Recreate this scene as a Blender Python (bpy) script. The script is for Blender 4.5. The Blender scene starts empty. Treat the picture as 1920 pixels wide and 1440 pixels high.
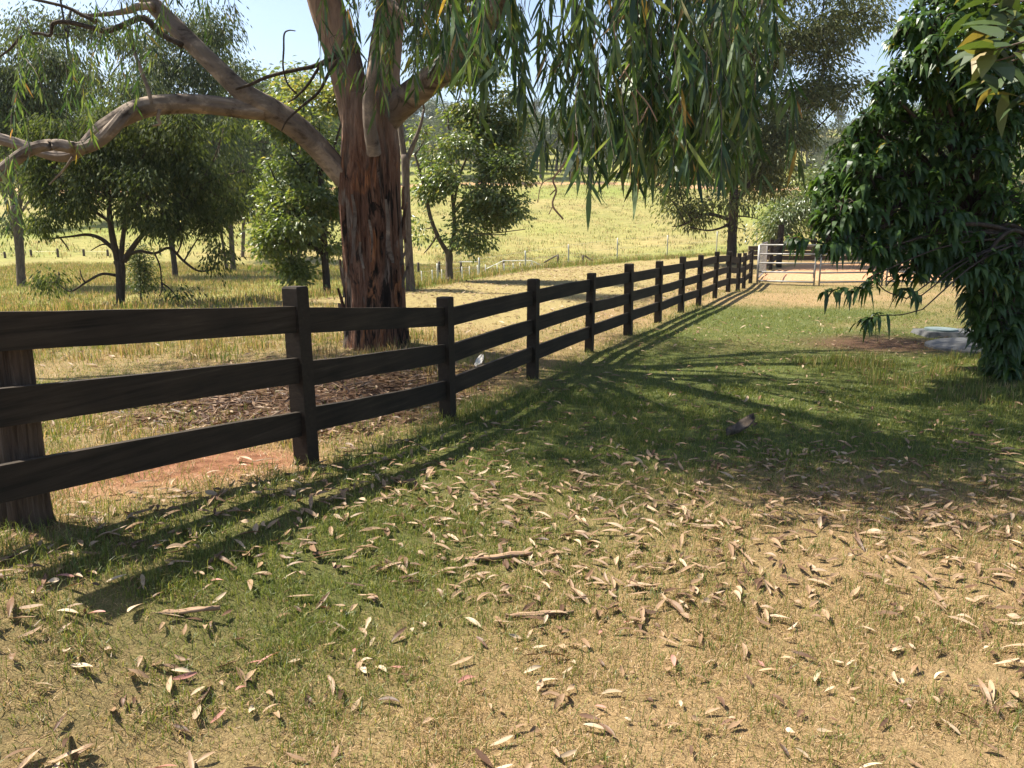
import bpy, math, random
import numpy as np

# ------------------------------------------------------------------ camera, sky, sun, exposure
sc = bpy.context.scene
COL = sc.collection
CZ, PITCH, FPX = 1.65, math.radians(11.4), 1440.0
cam_d = bpy.data.cameras.new("camera")
cam_d.sensor_width, cam_d.lens = 36.0, 36.0 * FPX / 1920.0
cam_d.clip_start, cam_d.clip_end = 0.05, 3000.0
cam = bpy.data.objects.new("camera", cam_d)
cam.location = (0, 0, CZ)
cam.rotation_euler = (math.radians(90) - PITCH, 0, 0)
COL.objects.link(cam)
sc.camera = cam

SUN_EL = math.radians(57)
SUN_H = np.array([-0.94, 0.34]); SUN_H = SUN_H / np.linalg.norm(SUN_H)
SUN = np.array([SUN_H[0] * math.cos(SUN_EL), SUN_H[1] * math.cos(SUN_EL), math.sin(SUN_EL)])
world = bpy.data.worlds.new("World")
sc.world = world
world.use_nodes = True
wn = world.node_tree
sky = wn.nodes.new("ShaderNodeTexSky")
sky.sky_type = 'NISHITA'
sky.sun_disc = False
sky.sun_elevation = SUN_EL
sky.sun_rotation = math.atan2(SUN_H[0], SUN_H[1])
sky.air_density, sky.dust_density, sky.ozone_density = 1.0, 1.6, 1.0
bg = wn.nodes["Background"]
bg.inputs[1].default_value = 0.075
wn.links.new(sky.outputs[0], bg.inputs[0])

sun_d = bpy.data.lights.new("sun", 'SUN')
sun_d.energy, sun_d.angle, sun_d.color = 5.0, math.radians(0.53), (1.0, 0.905, 0.745)
sun = bpy.data.objects.new("sun", sun_d)
from mathutils import Vector
sun.rotation_euler = Vector(SUN).to_track_quat('Z', 'Y').to_euler()
sun.location = (-20, 8, 30)
COL.objects.link(sun)
vs = sc.view_settings
vs.view_transform, vs.look, vs.gamma, vs.exposure = 'Standard', 'None', 1.0, 1.58
try:
    vs.use_curve_mapping = False
except Exception:
    pass
cy = sc.cycles
cy.max_bounces, cy.diffuse_bounces, cy.glossy_bounces = 5, 3, 2
cy.transmission_bounces, cy.transparent_max_bounces = 3, 4
cy.caustics_reflective = cy.caustics_refractive = False

RNG = np.random.default_rng(11)
random.seed(5)
CP, SP = math.cos(PITCH), math.sin(PITCH)


def at(px, py, Y):
    """world point at forward distance Y metres that the photograph shows at pixel (px, py)"""
    u, v = (px - 960) / FPX, (py - 720) / FPX
    d = np.array([u, CP - v * SP, -SP - v * CP])
    t = Y / d[1]
    return np.array([d[0] * t, Y, CZ + d[2] * t])


# ------------------------------------------------------------------ helpers
def sstep(a, b, x):
    t = np.clip((x - a) / (b - a), 0, 1)
    return t * t * (3 - 2 * t)


_perm = np.random.default_rng(3).random((256, 256))


def vnoise(x, y, s=1.0):
    x, y = np.asarray(x) / s, np.asarray(y) / s
    xi, yi = np.floor(x).astype(int), np.floor(y).astype(int)
    fx, fy = x - xi, y - yi
    fx, fy = fx * fx * (3 - 2 * fx), fy * fy * (3 - 2 * fy)
    g = lambda i, j: _perm[i & 255, j & 255]
    a = g(xi, yi) * (1 - fx) + g(xi + 1, yi) * fx
    b = g(xi, yi + 1) * (1 - fx) + g(xi + 1, yi + 1) * fx
    return a * (1 - fy) + b * fy


def fbm(x, y, s, n=3):
    r, a, tot = 0, 1.0, 0
    for i in range(n):
        r = r + a * vnoise(np.asarray(x) + 17.3 * i, np.asarray(y) - 9.1 * i, s / 2 ** i)
        tot += a
        a *= 0.5
    return r / tot


def norm(v):
    return v / np.maximum(np.linalg.norm(v, axis=-1, keepdims=True), 1e-9)


def link(o, parent=None):
    COL.objects.link(o)
    if parent is not None:
        o.parent = parent
    return o


def tag(o, label=None, cat=None, group=None, kind=None):
    if label: o["label"] = label
    if cat: o["category"] = cat
    if group: o["group"] = group
    if kind: o["kind"] = kind
    return o


def empty(name, loc=(0, 0, 0), label=None, cat=None, group=None):
    o = bpy.data.objects.new(name, None)
    o.empty_display_size = 0.2
    o.location = loc
    link(o)
    return tag(o, label, cat, group)


class MB:
    """collects numpy geometry and links it as ONE mesh object"""

    def __init__(self):
        self.v, self.f3, self.f4, self.r, self.n = [], [], [], [], 0

    def add(self, v, f3=None, f4=None, r=None):
        v = np.asarray(v, float).reshape(-1, 3)
        if f3 is not None and len(f3): self.f3.append(np.asarray(f3, int).reshape(-1, 3) + self.n)
        if f4 is not None and len(f4): self.f4.append(np.asarray(f4, int).reshape(-1, 4) + self.n)
        self.v.append(v)
        if r is None: r = np.full(len(v), 0.5)
        self.r.append(np.broadcast_to(np.asarray(r, float), (len(v),)))
        self.n += len(v)
        return self

    def tube(self, pts, rad, seg=8, sub=4, rough=0.0, rng=RNG, caps=True, r=None):
        pts = np.asarray(pts, float); rad = np.asarray(rad, float)
        if np.ndim(rad) == 0: rad = np.full(len(pts), float(rad))
        if len(pts) > 2 and sub > 1:
            P = np.vstack([2 * pts[0] - pts[1], pts, 2 * pts[-1] - pts[-2]])
            out, ro = [], []
            for i in range(len(pts) - 1):
                p0, p1, p2, p3 = P[i:i + 4]
                for k in range(sub):
                    t = k / sub
                    out.append(0.5 * ((2 * p1) + (-p0 + p2) * t + (2 * p0 - 5 * p1 + 4 * p2 - p3) * t * t + (-p0 + 3 * p1 - 3 * p2 + p3) * t ** 3))
                    ro.append(rad[i] * (1 - t) + rad[i + 1] * t)
            out.append(pts[-1]); ro.append(rad[-1])
            pts, rad = np.array(out), np.array(ro)
        n = len(pts)
        T = norm(np.gradient(pts, axis=0)) if n > 1 else np.array([[0, 0, 1.]])
        ref = np.array([0.13, -0.97, 0.2]) if abs(T[0][1]) < 0.9 else np.array([1., 0, 0.1])
        S = []
        cur = ref - T[0] * ref.dot(T[0])
        for i in range(n):
            cur = cur - T[i] * cur.dot(T[i])
            cur = cur / max(np.linalg.norm(cur), 1e-6)
            S.append(cur)
        S = np.array(S); B = np.cross(T, S)
        a = np.arange(seg) * 2 * math.pi / seg
        rr = rad[:, None] * np.ones((n, seg))
        if rough:
            rr = rr * (1 + rough * (rng.random((n, seg)) - 0.5))
        V = pts[:, None] + rr[..., None] * (np.cos(a)[None, :, None] * S[:, None] + np.sin(a)[None, :, None] * B[:, None])
        i, j = np.meshgrid(np.arange(n - 1), np.arange(seg), indexing='ij')
        j2 = (j + 1) % seg
        F = np.stack([i * seg + j, i * seg + j2, (i + 1) * seg + j2, (i + 1) * seg + j], -1).reshape(-1, 4)
        V = V.reshape(-1, 3)
        f3 = None
        if caps:
            V = np.vstack([V, pts[0], pts[-1]])
            jj = np.arange(seg)
            f3 = np.vstack([np.stack([np.full(seg, n * seg), (jj + 1) % seg, jj], -1),
                            np.stack([np.full(seg, n * seg + 1), (n - 1) * seg + jj, (n - 1) * seg + (jj + 1) % seg], -1)])
        return self.add(V, f3, F, r)

    def hexa(self, corners):
        """8 corners: bottom 4 (ccw) then top 4"""
        return self.add(corners, None, [[3, 2, 1, 0], [4, 5, 6, 7], [0, 1, 5, 4], [1, 2, 6, 5], [2, 3, 7, 6], [3, 0, 4, 7]])

    def build(self, name, mat, parent=None, smooth=False, attr=True):
        me = bpy.data.meshes.new(name)
        V = np.vstack(self.v)
        f3 = np.vstack(self.f3) if self.f3 else np.zeros((0, 3), int)
        f4 = np.vstack(self.f4) if self.f4 else np.zeros((0, 4), int)
        me.vertices.add(len(V)); me.vertices.foreach_set("co", V.astype(np.float32).ravel())
        nl = f3.size + f4.size
        me.loops.add(nl)
        me.loops.foreach_set("vertex_index", np.concatenate([f3.ravel(), f4.ravel()]).astype(np.int32))
        me.polygons.add(len(f3) + len(f4))
        ls = np.concatenate([np.arange(len(f3)) * 3, f3.size + np.arange(len(f4)) * 4]).astype(np.int32)
        me.polygons.foreach_set("loop_start", ls)
        me.polygons.foreach_set("use_smooth", np.full(len(f3) + len(f4), bool(smooth)))
        if attr:
            at_ = me.attributes.new("rnd", 'FLOAT', 'POINT')
            at_.data.foreach_set("value", np.concatenate(self.r).astype(np.float32))
        me.update(calc_edges=True)
        me.materials.append(mat)
        o = bpy.data.objects.new(name, me)
        link(o, parent)
        if parent is not None:
            o.matrix_parent_inverse.identity()
            if parent.type == 'EMPTY' and any(abs(c) > 1e-9 for c in parent.location):
                me.vertices.foreach_set("co", (V - np.array(parent.location)).astype(np.float32).ravel())
        return o


def add_leaves(mb, P, D, L, W, rnd, bend=None, seg=1, rng=RNG, side=None):
    """leaf blades: base P, unit direction D, length L, width W, curl vector bend"""
    n = len(P)
    L = np.broadcast_to(L, (n,)); W = np.broadcast_to(W, (n,))
    if side is None:
        q = norm(rng.normal(size=(n, 3)))
        side = norm(np.cross(D, q))
    N = np.cross(side, D)
    if seg == 1:
        m = P + D * (L * 0.45)[:, None] + (N * (W * 0.18)[:, None])
        V = np.stack([P, m + side * (W / 2)[:, None], P + D * L[:, None], m - side * (W / 2)[:, None]], 1)
        idx = np.arange(n)[:, None] * 4 + np.arange(4)
        mb.add(V.reshape(-1, 3), None, idx, np.repeat(rnd, 4))
        return
    if bend is None: bend = np.zeros((n, 3))
    prof = {2: [(.0, .0), (.4, 1.), (1., 0.)], 3: [(0., .05), (.3, .95), (.62, .8), (1., .02)], 4: [(0., .05), (.22, .8), (.48, 1.), (.75, .62), (1., .02)]}[seg]
    rows = []
    for t, w in prof:
        c = P + D * (t * L)[:, None] + bend * (t * t * L)[:, None]
        rows.append(c + side * (W * w / 2)[:, None] + N * (W * w * .15)[:, None])
        rows.append(c - side * (W * w / 2)[:, None] + N * (W * w * .15)[:, None])
    V = np.stack(rows, 1)
    k = len(rows)
    base = np.arange(n)[:, None] * k
    F = [base + np.array([2 * i, 2 * i + 1, 2 * i + 3, 2 * i + 2]) for i in range(len(prof) - 1)]
    mb.add(V.reshape(-1, 3), None, np.concatenate(F), np.repeat(rnd, k))


# ------------------------------------------------------------------ materials
def new_mat(name):
    m = bpy.data.materials.new(name)
    m.use_nodes = True
    nt = m.node_tree
    nt.nodes.clear()
    out = nt.nodes.new("ShaderNodeOutputMaterial")
    return m, nt, out


def nd(nt, t, **kw):
    n = nt.nodes.new(t)
    for k, v in kw.items():
        if k.startswith("i_"):
            n.inputs[k[2:].replace("_", " ")].default_value = v
        else:
            setattr(n, k, v)
    return n


def ramp(nt, fac, stops):
    r = nt.nodes.new("ShaderNodeValToRGB")
    e = r.color_ramp.elements
    while len(e) < len(stops): e.new(0.5)
    for el, (p, c) in zip(e, stops):
        el.position = p
        el.color = (*c, 1)
    nt.links.new(fac, r.inputs[0])
    return r.outputs[0]


def mixc(nt, a, b, fac, mode='MIX'):
    m = nt.nodes.new("ShaderNodeMixRGB"); m.blend_type = mode
    for s, k in ((fac, 0), (a, 1), (b, 2)):
        if isinstance(s, (int, float)): m.inputs[k].default_value = s
        elif isinstance(s, tuple): m.inputs[k].default_value = (*s, 1)
        else: nt.links.new(s, m.inputs[k])
    return m.outputs[0]


def leaf_mat(name, stops, transl=0.4, gloss=0.05, rough=0.4, tcol=(1.25, 1.25, 0.6), obj_random=False):
    m, nt, out = new_mat(name)
    if obj_random:
        f = nd(nt, "ShaderNodeObjectInfo").outputs["Random"]
    else:
        f = nd(nt, "ShaderNodeAttribute", attribute_name="rnd").outputs["Fac"]
    c = ramp(nt, f, stops)
    dif = nd(nt, "ShaderNodeBsdfDiffuse"); tr = nd(nt, "ShaderNodeBsdfTranslucent")
    nt.links.new(c, dif.inputs[0])
    nt.links.new(mixc(nt, c, tcol, 1.0, 'MULTIPLY'), tr.inputs[0])
    mx = nd(nt, "ShaderNodeMixShader"); mx.inputs[0].default_value = transl
    nt.links.new(dif.outputs[0], mx.inputs[1]); nt.links.new(tr.outputs[0], mx.inputs[2])
    gl = nd(nt, "ShaderNodeBsdfGlossy"); gl.inputs["Roughness"].default_value = rough
    gl.inputs[0].default_value = (.9, .95, 1, 1)
    m2 = nd(nt, "ShaderNodeMixShader"); m2.inputs[0].default_value = gloss
    nt.links.new(mx.outputs[0], m2.inputs[1]); nt.links.new(gl.outputs[0], m2.inputs[2])
    nt.links.new(m2.outputs[0], out.inputs[0])
    return m


def bark_mat(name, stops, scale=(6, 6, 1.2), bump=0.6, nscale=3.0, rough=0.85):
    m, nt, out = new_mat(name)
    tc = nd(nt, "ShaderNodeTexCoord"); mp = nd(nt, "ShaderNodeMapping")
    mp.inputs["Scale"].default_value = scale
    nt.links.new(tc.outputs["Object"], mp.inputs[0])
    n1 = nd(nt, "ShaderNodeTexNoise", i_Scale=nscale, i_Detail=8.0, i_Roughness=0.65, i_Distortion=0.6)
    nt.links.new(mp.outputs[0], n1.inputs["Vector"])
    c = ramp(nt, n1.outputs["Fac"], stops)
    b = nd(nt, "ShaderNodeBsdfPrincipled", i_Roughness=rough)
    b.inputs["Specular IOR Level"].default_value = 0.25
    nt.links.new(c, b.inputs["Base Color"])
    bp = nd(nt, "ShaderNodeBump", i_Strength=bump, i_Distance=0.03)
    nt.links.new(n1.outputs["Fac"], bp.inputs["Height"]); nt.links.new(bp.outputs[0], b.inputs["Normal"])
    nt.links.new(b.outputs[0], out.inputs[0])
    return m


def plain_mat(name, col, rough=0.6, metal=0.0, noise=0.25, nscale=8.0, spec=0.4):
    m, nt, out = new_mat(name)
    b = nd(nt, "ShaderNodeBsdfPrincipled", i_Roughness=rough, i_Metallic=metal)
    b.inputs["Specular IOR Level"].default_value = spec
    tc = nd(nt, "ShaderNodeTexCoord")
    n1 = nd(nt, "ShaderNodeTexNoise", i_Scale=nscale, i_Detail=6.0)
    nt.links.new(tc.outputs["Object"], n1.inputs["Vector"])
    lo = tuple(c * (1 - noise) for c in col); hi = tuple(min(1, c * (1 + noise)) for c in col)
    nt.links.new(ramp(nt, n1.outputs["Fac"], [(0.3, lo), (0.7, hi)]), b.inputs["Base Color"])
    nt.links.new(b.outputs[0], out.inputs[0])
    return m


# ------------------------------------------------------------------ the lie of the land
FENCE = np.array([(-2.95, 1.05), (-2.13, 2.88), (-1.31, 4.71), (-0.56, 6.53), (0.23, 8.45), (1.05, 10.35), (1.84, 12.1), (2.63, 13.8),
                  (3.4, 15.45), (4.1, 16.9), (4.95, 18.8), (5.85, 20.9), (6.7, 22.9), (7.2, 24.0), (7.74, 25.1)])
FX = np.array([-3.9, *FENCE[:, 0], 9.8, 60]); FY = np.array([-.9, *FENCE[:, 1], 30.0, 130])
EX = np.array([-60, -20, -11, -6.3, -2.7, .9, 5.5, 10.3, 20, 60]); EY = np.array([6, 11, 14, 16.6, 21.8, 32, 38.5, 45, 60, 85])


def fence_side(x, y):
    """metres to the yard side (+) of the fence line, near the camera"""
    return (x - np.interp(y, FY, FX)) * 0.91


def edge_d(x, y):
    return (y - np.interp(x, EX, EY)) * 0.75


def height(x, y):
    x, y = np.asarray(x, float), np.asarray(y, float)
    a = -(x + .56) * .41 - (y - 6.53) * .91
    b = fence_side(x, y)
    z = 0.095 * np.clip(a, 0, 4.5) * (1 - sstep(0.1, 1.7, b)) * (1 - sstep(1.0, 9.0, -b))
    z = z - 0.18 * np.exp(-((x - 6.9) ** 2 + (y - 23.4) ** 2) / 4.0)
    dd = edge_d(x, y)
    z = z - (0.75 + 0.45 * sstep(-8, 2, x)) * sstep(0, 7.0, dd)
    q = np.clip(y - 52, 0, None)
    z = z + np.where(q < 20, q * q / 40, q - 10) * 0.119 + np.clip(y - 152, 0, 150) * .075
    far = sstep(40, 120, y)
    z = z + far * 3.0 * (fbm(x, y, 70.0, 2) - 0.5)
    z = z + sstep(12, 60, y) * 0.5 * (fbm(x, y, 14.0, 2) - 0.5)
    z = z + 0.05 * (fbm(x, y, 1.3, 3) - 0.5) * (1 - sstep(60, 100, y))
    # low mounds round the big tree and the red earth heap by the stump
    z = z + 0.12 * np.exp(-((x + 1.85) ** 2 + (y - 10.3) ** 2) / 1.6)
    z = z + 0.13 * np.exp(-((x + 2.25) ** 2 + (y - 4.45) ** 2) / 0.05)
    return z


def hz(x, y):
    return float(height(x, y))


# the ground: one sheet to the horizon
nx, ny = 420, 460
ux = np.linspace(-1, 1, nx); K = 4.6
gx = 1.0 + np.sinh(ux * K) / math.sinh(K) * 330
uy = np.linspace(-0.55, 1, ny); K2 = 5.2
gy = 6.0 + np.sinh(uy * K2) / math.sinh(K2) * 620
X, Y = np.meshgrid(gx, gy)
Z = height(X, Y)
mbg = MB()
ii, jj = np.meshgrid(np.arange(ny - 1), np.arange(nx - 1), indexing='ij')
mbg.add(np.stack([X, Y, Z], -1), None, np.stack([ii * nx + jj, ii * nx + jj + 1, (ii + 1) * nx + jj + 1, (ii + 1) * nx + jj], -1).reshape(-1, 4))


def zones(x, y):
    """dirt, green, mulch, far-meadow masks"""
    b = fence_side(x, y)
    dd = edge_d(x, y)
    nz = fbm(x, y, 2.2, 3) - .5
    nf = fbm(x, y, .5, 2) - .5
    yard = sstep(25.3, 26.4, y + 1.2 * nz - .02 * (x - 8)) * sstep(-.4, .6, b + nz) * (1 - sstep(36, 40, y + 2 * nz)) * sstep(6.5, 8, x)
    global RED
    red = np.exp(-((x + 1.9) ** 2 / .5 + (y - 4.75) ** 2 / .25)) * .95 + .7 * np.exp(-((x + 2.5) ** 2 / .8 + (y - 4.1) ** 2 / .6)) \
        + .3 * np.exp(-((x + 1.0) ** 2 / .5 + (y - 5.6) ** 2 / .2))
    RED = np.clip(red * 1.2, 0, 1)
    track = sstep(.6, 2.4, -b + nz) * (1 - sstep(-1.2, .2, dd)) * sstep(11.5, 14, y + x * .25)
    road = np.exp(-((y - 150 - 0.06 * x) / 4.5) ** 2) + 0.7 * np.exp(-((y - 190 - .1 * x) / 5.0) ** 2) * sstep(.45, .6, fbm(x, y, 40, 2))
    dirt = np.clip(yard + red + .75 * road + track * sstep(.12, .34, nz) * .4, 0, 1)
    mul = np.exp(-(((x + 1.8) / 1.9) ** 2 + ((y - 7.3) / 1.9) ** 2) ** 2) * (1 - sstep(-.45, .15, b + nf * .6))
    mul = np.clip(mul + np.exp(-(((x - 5.4) / 1.2) ** 2 + ((y - 11.2) / 1.0) ** 2) ** 2), 0, 1)
    lawn = sstep(-.2, .3, b) * (1 - sstep(22, 25, y))
    green = lawn * np.clip(.40 + 1.3 * nz + .6 * np.exp(-((x + .9) / .8) ** 2 - ((y - 3.3) / .8) ** 2) + .6 * sstep(3.9, 6.0, y) * (1 - sstep(14, 19, y)) - .30 * (1 - sstep(1.9, 3.6, y)) - .25 * sstep(.5, 2.5, x) * (1 - sstep(3.0, 4.4, y)), .02, 1)
    green = green * (1 - track)
    near_left = (1 - lawn) * (1 - track) * (1 - sstep(-2, 1, dd))
    green = green + near_left * np.clip(.3 + nz, 0, 1)
    far = sstep(-1.0, 1.0, dd)
    green = green * (1 - far) + far * np.clip(.62 + 1.6 * (fbm(x, y, 16, 3) - .5) + .5 * (fbm(x, y, 4, 2) - .5), 0, 1)
    bank = np.exp(-((dd - .4) / 1.1) ** 2) * sstep(-6, -3, x)
    green = np.clip(green + .6 * bank, 0, 1)
    return dirt, green, mul, far, track


dirt, green, mul, far, track = zones(X, Y)
redm = RED
m, nt, out = new_mat("ground_soil_and_turf")
za = nd(nt, "ShaderNodeAttribute", attribute_name="zone")
zb = nd(nt, "ShaderNodeAttribute", attribute_name="zone_far")
sep = nd(nt, "ShaderNodeSeparateColor"); nt.links.new(za.outputs["Color"], sep.inputs[0])
sep2 = nd(nt, "ShaderNodeSeparateColor"); nt.links.new(zb.outputs["Color"], sep2.inputs[0])
geo = nd(nt, "ShaderNodeNewGeometry")


def noi(scale, detail=6.0, rough=.6):
    n = nd(nt, "ShaderNodeTexNoise", i_Scale=scale, i_Detail=detail, i_Roughness=rough)
    nt.links.new(geo.outputs["Position"], n.inputs["Vector"])
    return n.outputs["Fac"]


n_f, n_m, n_c, n_l = noi(150.0, 8.0, .75), noi(9.0), noi(1.4), noi(0.18, 8.0, .7)
straw = ramp(nt, n_f, [(.3, (.09, .058, .03)), (.5, (.25, .175, .09)), (.72, (.42, .31, .17))])
grn = ramp(nt, n_f, [(.3, (.03, .04, .012)), (.55, (.085, .105, .03)), (.75, (.17, .17, .06))])
mdw_a = ramp(nt, n_c, [(.3, (.20, .17, .075)), (.7, (.31, .26, .12))])
mdw_b = ramp(nt, n_c, [(.3, (.13, .17, .042)), (.7, (.22, .245, .068))])
farg = mixc(nt, mdw_a, mdw_b, sep.outputs[1])
farg = mixc(nt, farg, ramp(nt, n_m, [(.25, (.55, .55, .5)), (.6, (1.05, 1.05, 1.0))]), .8, 'MULTIPLY')
farg = mixc(nt, farg, ramp(nt, n_l, [(.3, (.75, .75, .75)), (.6, (1.08, 1.03, 1.0))]), .7, 'MULTIPLY')
gfac = nd(nt, "ShaderNodeMath", operation='MULTIPLY_ADD'); gfac.use_clamp = True
nt.links.new(n_m, gfac.inputs[0]); gfac.inputs[1].default_value = .9
sb = nd(nt, "ShaderNodeMath", operation='SUBTRACT'); nt.links.new(sep.outputs[1], sb.inputs[0]); sb.inputs[1].default_value = .45
nt.links.new(sb.outputs[0], gfac.inputs[2])
near = mixc(nt, straw, grn, gfac.outputs[0])
trk = ramp(nt, n_f, [(.3, (.11, .09, .04)), (.5, (.24, .195, .088)), (.7, (.37, .305, .15))])
near = mixc(nt, near, trk, sep2.outputs[1])
base = mixc(nt, near, farg, sep2.outputs[0])
drt = ramp(nt, n_m, [(.3, (.30, .155, .08)), (.5, (.42, .245, .14)), (.75, (.50, .34, .22))])
drt = mixc(nt, drt, ramp(nt, n_m, [(.3, (.13, .055, .03)), (.5, (.22, .105, .06)), (.75, (.31, .17, .105))]), sep2.outputs[2])
dfm = nd(nt, "ShaderNodeMath", operation='MULTIPLY_ADD'); dfm.use_clamp = True
nt.links.new(sep.outputs[0], dfm.inputs[0]); dfm.inputs[1].default_value = 2.2
sb2 = nd(nt, "ShaderNodeMath", operation='MULTIPLY_ADD'); nt.links.new(n_m, sb2.inputs[0]); sb2.inputs[1].default_value = 1.2; sb2.inputs[2].default_value = -1.2
nt.links.new(sb2.outputs[0], dfm.inputs[2])
base = mixc(nt, base, drt, dfm.outputs[0])
mlc = ramp(nt, n_f, [(.3, (.03, .018, .011)), (.55, (.10, .058, .036)), (.75, (.22, .15, .10))])
base = mixc(nt, base, mlc, sep.outputs[2])
pb = nd(nt, "ShaderNodeBsdfPrincipled", i_Roughness=.95); pb.inputs["Specular IOR Level"].default_value = .1
nt.links.new(base, pb.inputs["Base Color"])
bmp = nd(nt, "ShaderNodeBump", i_Strength=.7, i_Distance=.02); nt.links.new(n_f, bmp.inputs["Height"])
bm2 = nd(nt, "ShaderNodeBump", i_Strength=.5, i_Distance=.10); nt.links.new(n_m, bm2.inputs["Height"])
nt.links.new(bmp.outputs[0], bm2.inputs["Normal"]); nt.links.new(bm2.outputs[0], pb.inputs["Normal"])
nt.links.new(pb.outputs[0], out.inputs[0])
ground = mbg.build("ground", m, smooth=True, attr=False)
tag(ground, kind="structure")
for nm, ch in (("zone", (dirt, green, mul)), ("zone_far", (far, track, redm))):
    a = ground.data.attributes.new(nm, 'FLOAT_COLOR', 'POINT')
    a.data.foreach_set("color", np.stack([*ch, np.ones_like(dirt)], -1).astype(np.float32).ravel())

# ------------------------------------------------------------------ shared materials
M = {}
M['timber'] = bark_mat("dark_stained_timber", [(.3, (.013, .009, .006)), (.6, (.025, .018, .012)), (.8, (.045, .034, .024))], scale=(5, 5, 9), nscale=5.0, bump=.12, rough=.75)
M['gum_bark'] = None
M['smooth_bark'] = bark_mat("smooth_pink_grey_gum_bark", [(.36, (.055, .041, .033)), (.45, (.14, .11, .09)), (.56, (.185, .148, .12)), (.62, (.29, .23, .18))], scale=(1.5, 2.6, 2.2), nscale=1.9, bump=.2)
M['dark_bark'] = bark_mat("dark_brown_bark", [(.3, (.018, .013, .010)), (.6, (.06, .045, .034)), (.8, (.11, .085, .065))], scale=(7, 7, 1.6))
M['grey_bark'] = bark_mat("grey_brown_bark", [(.3, (.045, .034, .027)), (.6, (.135, .105, .082)), (.8, (.24, .195, .155))], scale=(7, 7, 1.4))
M['stump'] = bark_mat("weathered_grey_post_wood", [(.3, (.025, .017, .013)), (.52, (.085, .06, .045)), (.75, (.16, .12, .09))], scale=(14, 14, 1.0), bump=.9)
M['twig'] = plain_mat("brown_twig", (.085, .06, .042), .8)
M['pale_twig'] = plain_mat("pale_twig", (.26, .17, .11), .8)
M['galv'] = plain_mat("galvanised_steel", (.23, .226, .222), .45, .1, .12)
M['wpaint'] = plain_mat("weathered_white_paint", (.62, .60, .56), .6, 0, .12)
M['gpost'] = plain_mat("grey_steel_post", (.34, .34, .31), .5, .2, .2)
M['wire'] = plain_mat("fence_wire", (.36, .35, .33), .5, .4, .1)
M['dpost'] = plain_mat("old_dark_fence_post", (.07, .052, .04), .85)
M['concrete'] = plain_mat("grey_concrete", (.075, .078, .082), .9, 0, .45, 3.0)
M['lid'] = plain_mat("green_grey_plastic_lid", (.13, .17, .17), .5, 0, .1)
M['chalk'] = plain_mat("white_marking_paint", (.75, .75, .75), .7, 0, .05)

M['gum_leaf'] = leaf_mat("hanging_gum_leaf", [(0, (.022, .048, .018)), (.35, (.048, .095, .028)), (.7, (.12, .19, .05)), (.955, (.16, .19, .085)), (.97, (.30, .24, .05)), (1, (.34, .17, .07))], .48, .03, .45)
M['gum_far'] = leaf_mat("gum_foliage", [(0, (.036, .056, .02)), (.6, (.085, .112, .038)), (1, (.20, .21, .08))], .42, .025, .5)
M['dark_leaf'] = leaf_mat("dark_olive_leaf", [(0, (.034, .052, .018)), (.6, (.08, .105, .035)), (1, (.19, .20, .075))], .45, .012, .6)
M['olive_leaf'] = leaf_mat("olive_gum_leaf", [(0, (.05, .07, .024)), (.6, (.12, .145, .048)), (1, (.27, .26, .10))], .46, .02, .5)
M['bright_leaf'] = leaf_mat("bright_green_leaf", [(0, (.075, .115, .028)), (.6, (.15, .195, .048)), (.9, (.24, .25, .075)), (1, (.32, .28, .10))], .5, .05)
M['yellow_leaf'] = leaf_mat("yellow_green_leaf", [(0, (.065, .105, .028)), (.55, (.125, .175, .048)), (1, (.27, .25, .09))], .47, .05)
M['peach_leaf'] = leaf_mat("glossy_peach_leaf", [(0, (.022, .052, .013)), (.6, (.06, .118, .025)), (.95, (.16, .235, .05)), (1, (.25, .22, .03))], .42, .025, .4)
M['broad_leaf'] = leaf_mat("broad_leaf", [(0, (.035, .06, .018)), (.7, (.065, .10, .028)), (.9, (.12, .14, .04)), (1, (.24, .18, .06))], .35, .04)
M['hill_leaf'] = leaf_mat("distant_gum_foliage", [(0, (.055, .075, .045)), (.6, (.085, .105, .06)), (1, (.13, .14, .08))], .3, .02)
M['grass'] = leaf_mat("lawn_blades", [(0, (.05, .085, .016)), (.30, (.14, .18, .034)), (.50, (.28, .27, .07)), (.58, (.16, .10, .05)), (.72, (.34, .23, .115)), (.88, (.44, .305, .165)), (1, (.58, .43, .26))], .42, .03, .5, (1.1, 1.1, .7))
M['litter'] = leaf_mat("dry_fallen_leaf", [(0, (.055, .03, .02)), (.3, (.15, .09, .055)), (.7, (.29, .20, .125)), (.9, (.40, .30, .205)), (1, (.46, .37, .27))], .18, .018, .5, (1, .9, .7))

m, nt, out = new_mat("dark_rail_timber")
tc = nd(nt, "ShaderNodeTexCoord"); mp = nd(nt, "ShaderNodeMapping", vector_type='TEXTURE')
mp.inputs["Rotation"].default_value = (0, 0, math.atan2(.91, .41)); mp.inputs["Scale"].default_value = (1.3, .07, .055)
nt.links.new(tc.outputs["Object"], mp.inputs[0])
n1 = nd(nt, "ShaderNodeTexNoise", i_Scale=1.6, i_Detail=8.0, i_Roughness=.7, i_Distortion=.5); nt.links.new(mp.outputs[0], n1.inputs["Vector"])
n2 = nd(nt, "ShaderNodeTexNoise", i_Scale=2.2, i_Detail=5.0); nt.links.new(tc.outputs["Object"], n2.inputs["Vector"])
cg = ramp(nt, n1.outputs["Fac"], [(.32, (.008, .006, .004)), (.5, (.026, .019, .013)), (.62, (.036, .027, .019)), (.78, (.085, .065, .046))])
cg = mixc(nt, cg, ramp(nt, n2.outputs["Fac"], [(.35, (.65, .65, .65)), (.7, (1.3, 1.28, 1.22))]), 1.0, 'MULTIPLY')
pb = nd(nt, "ShaderNodeBsdfPrincipled", i_Roughness=.8); pb.inputs["Specular IOR Level"].default_value = .25
nt.links.new(cg, pb.inputs["Base Color"])
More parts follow.
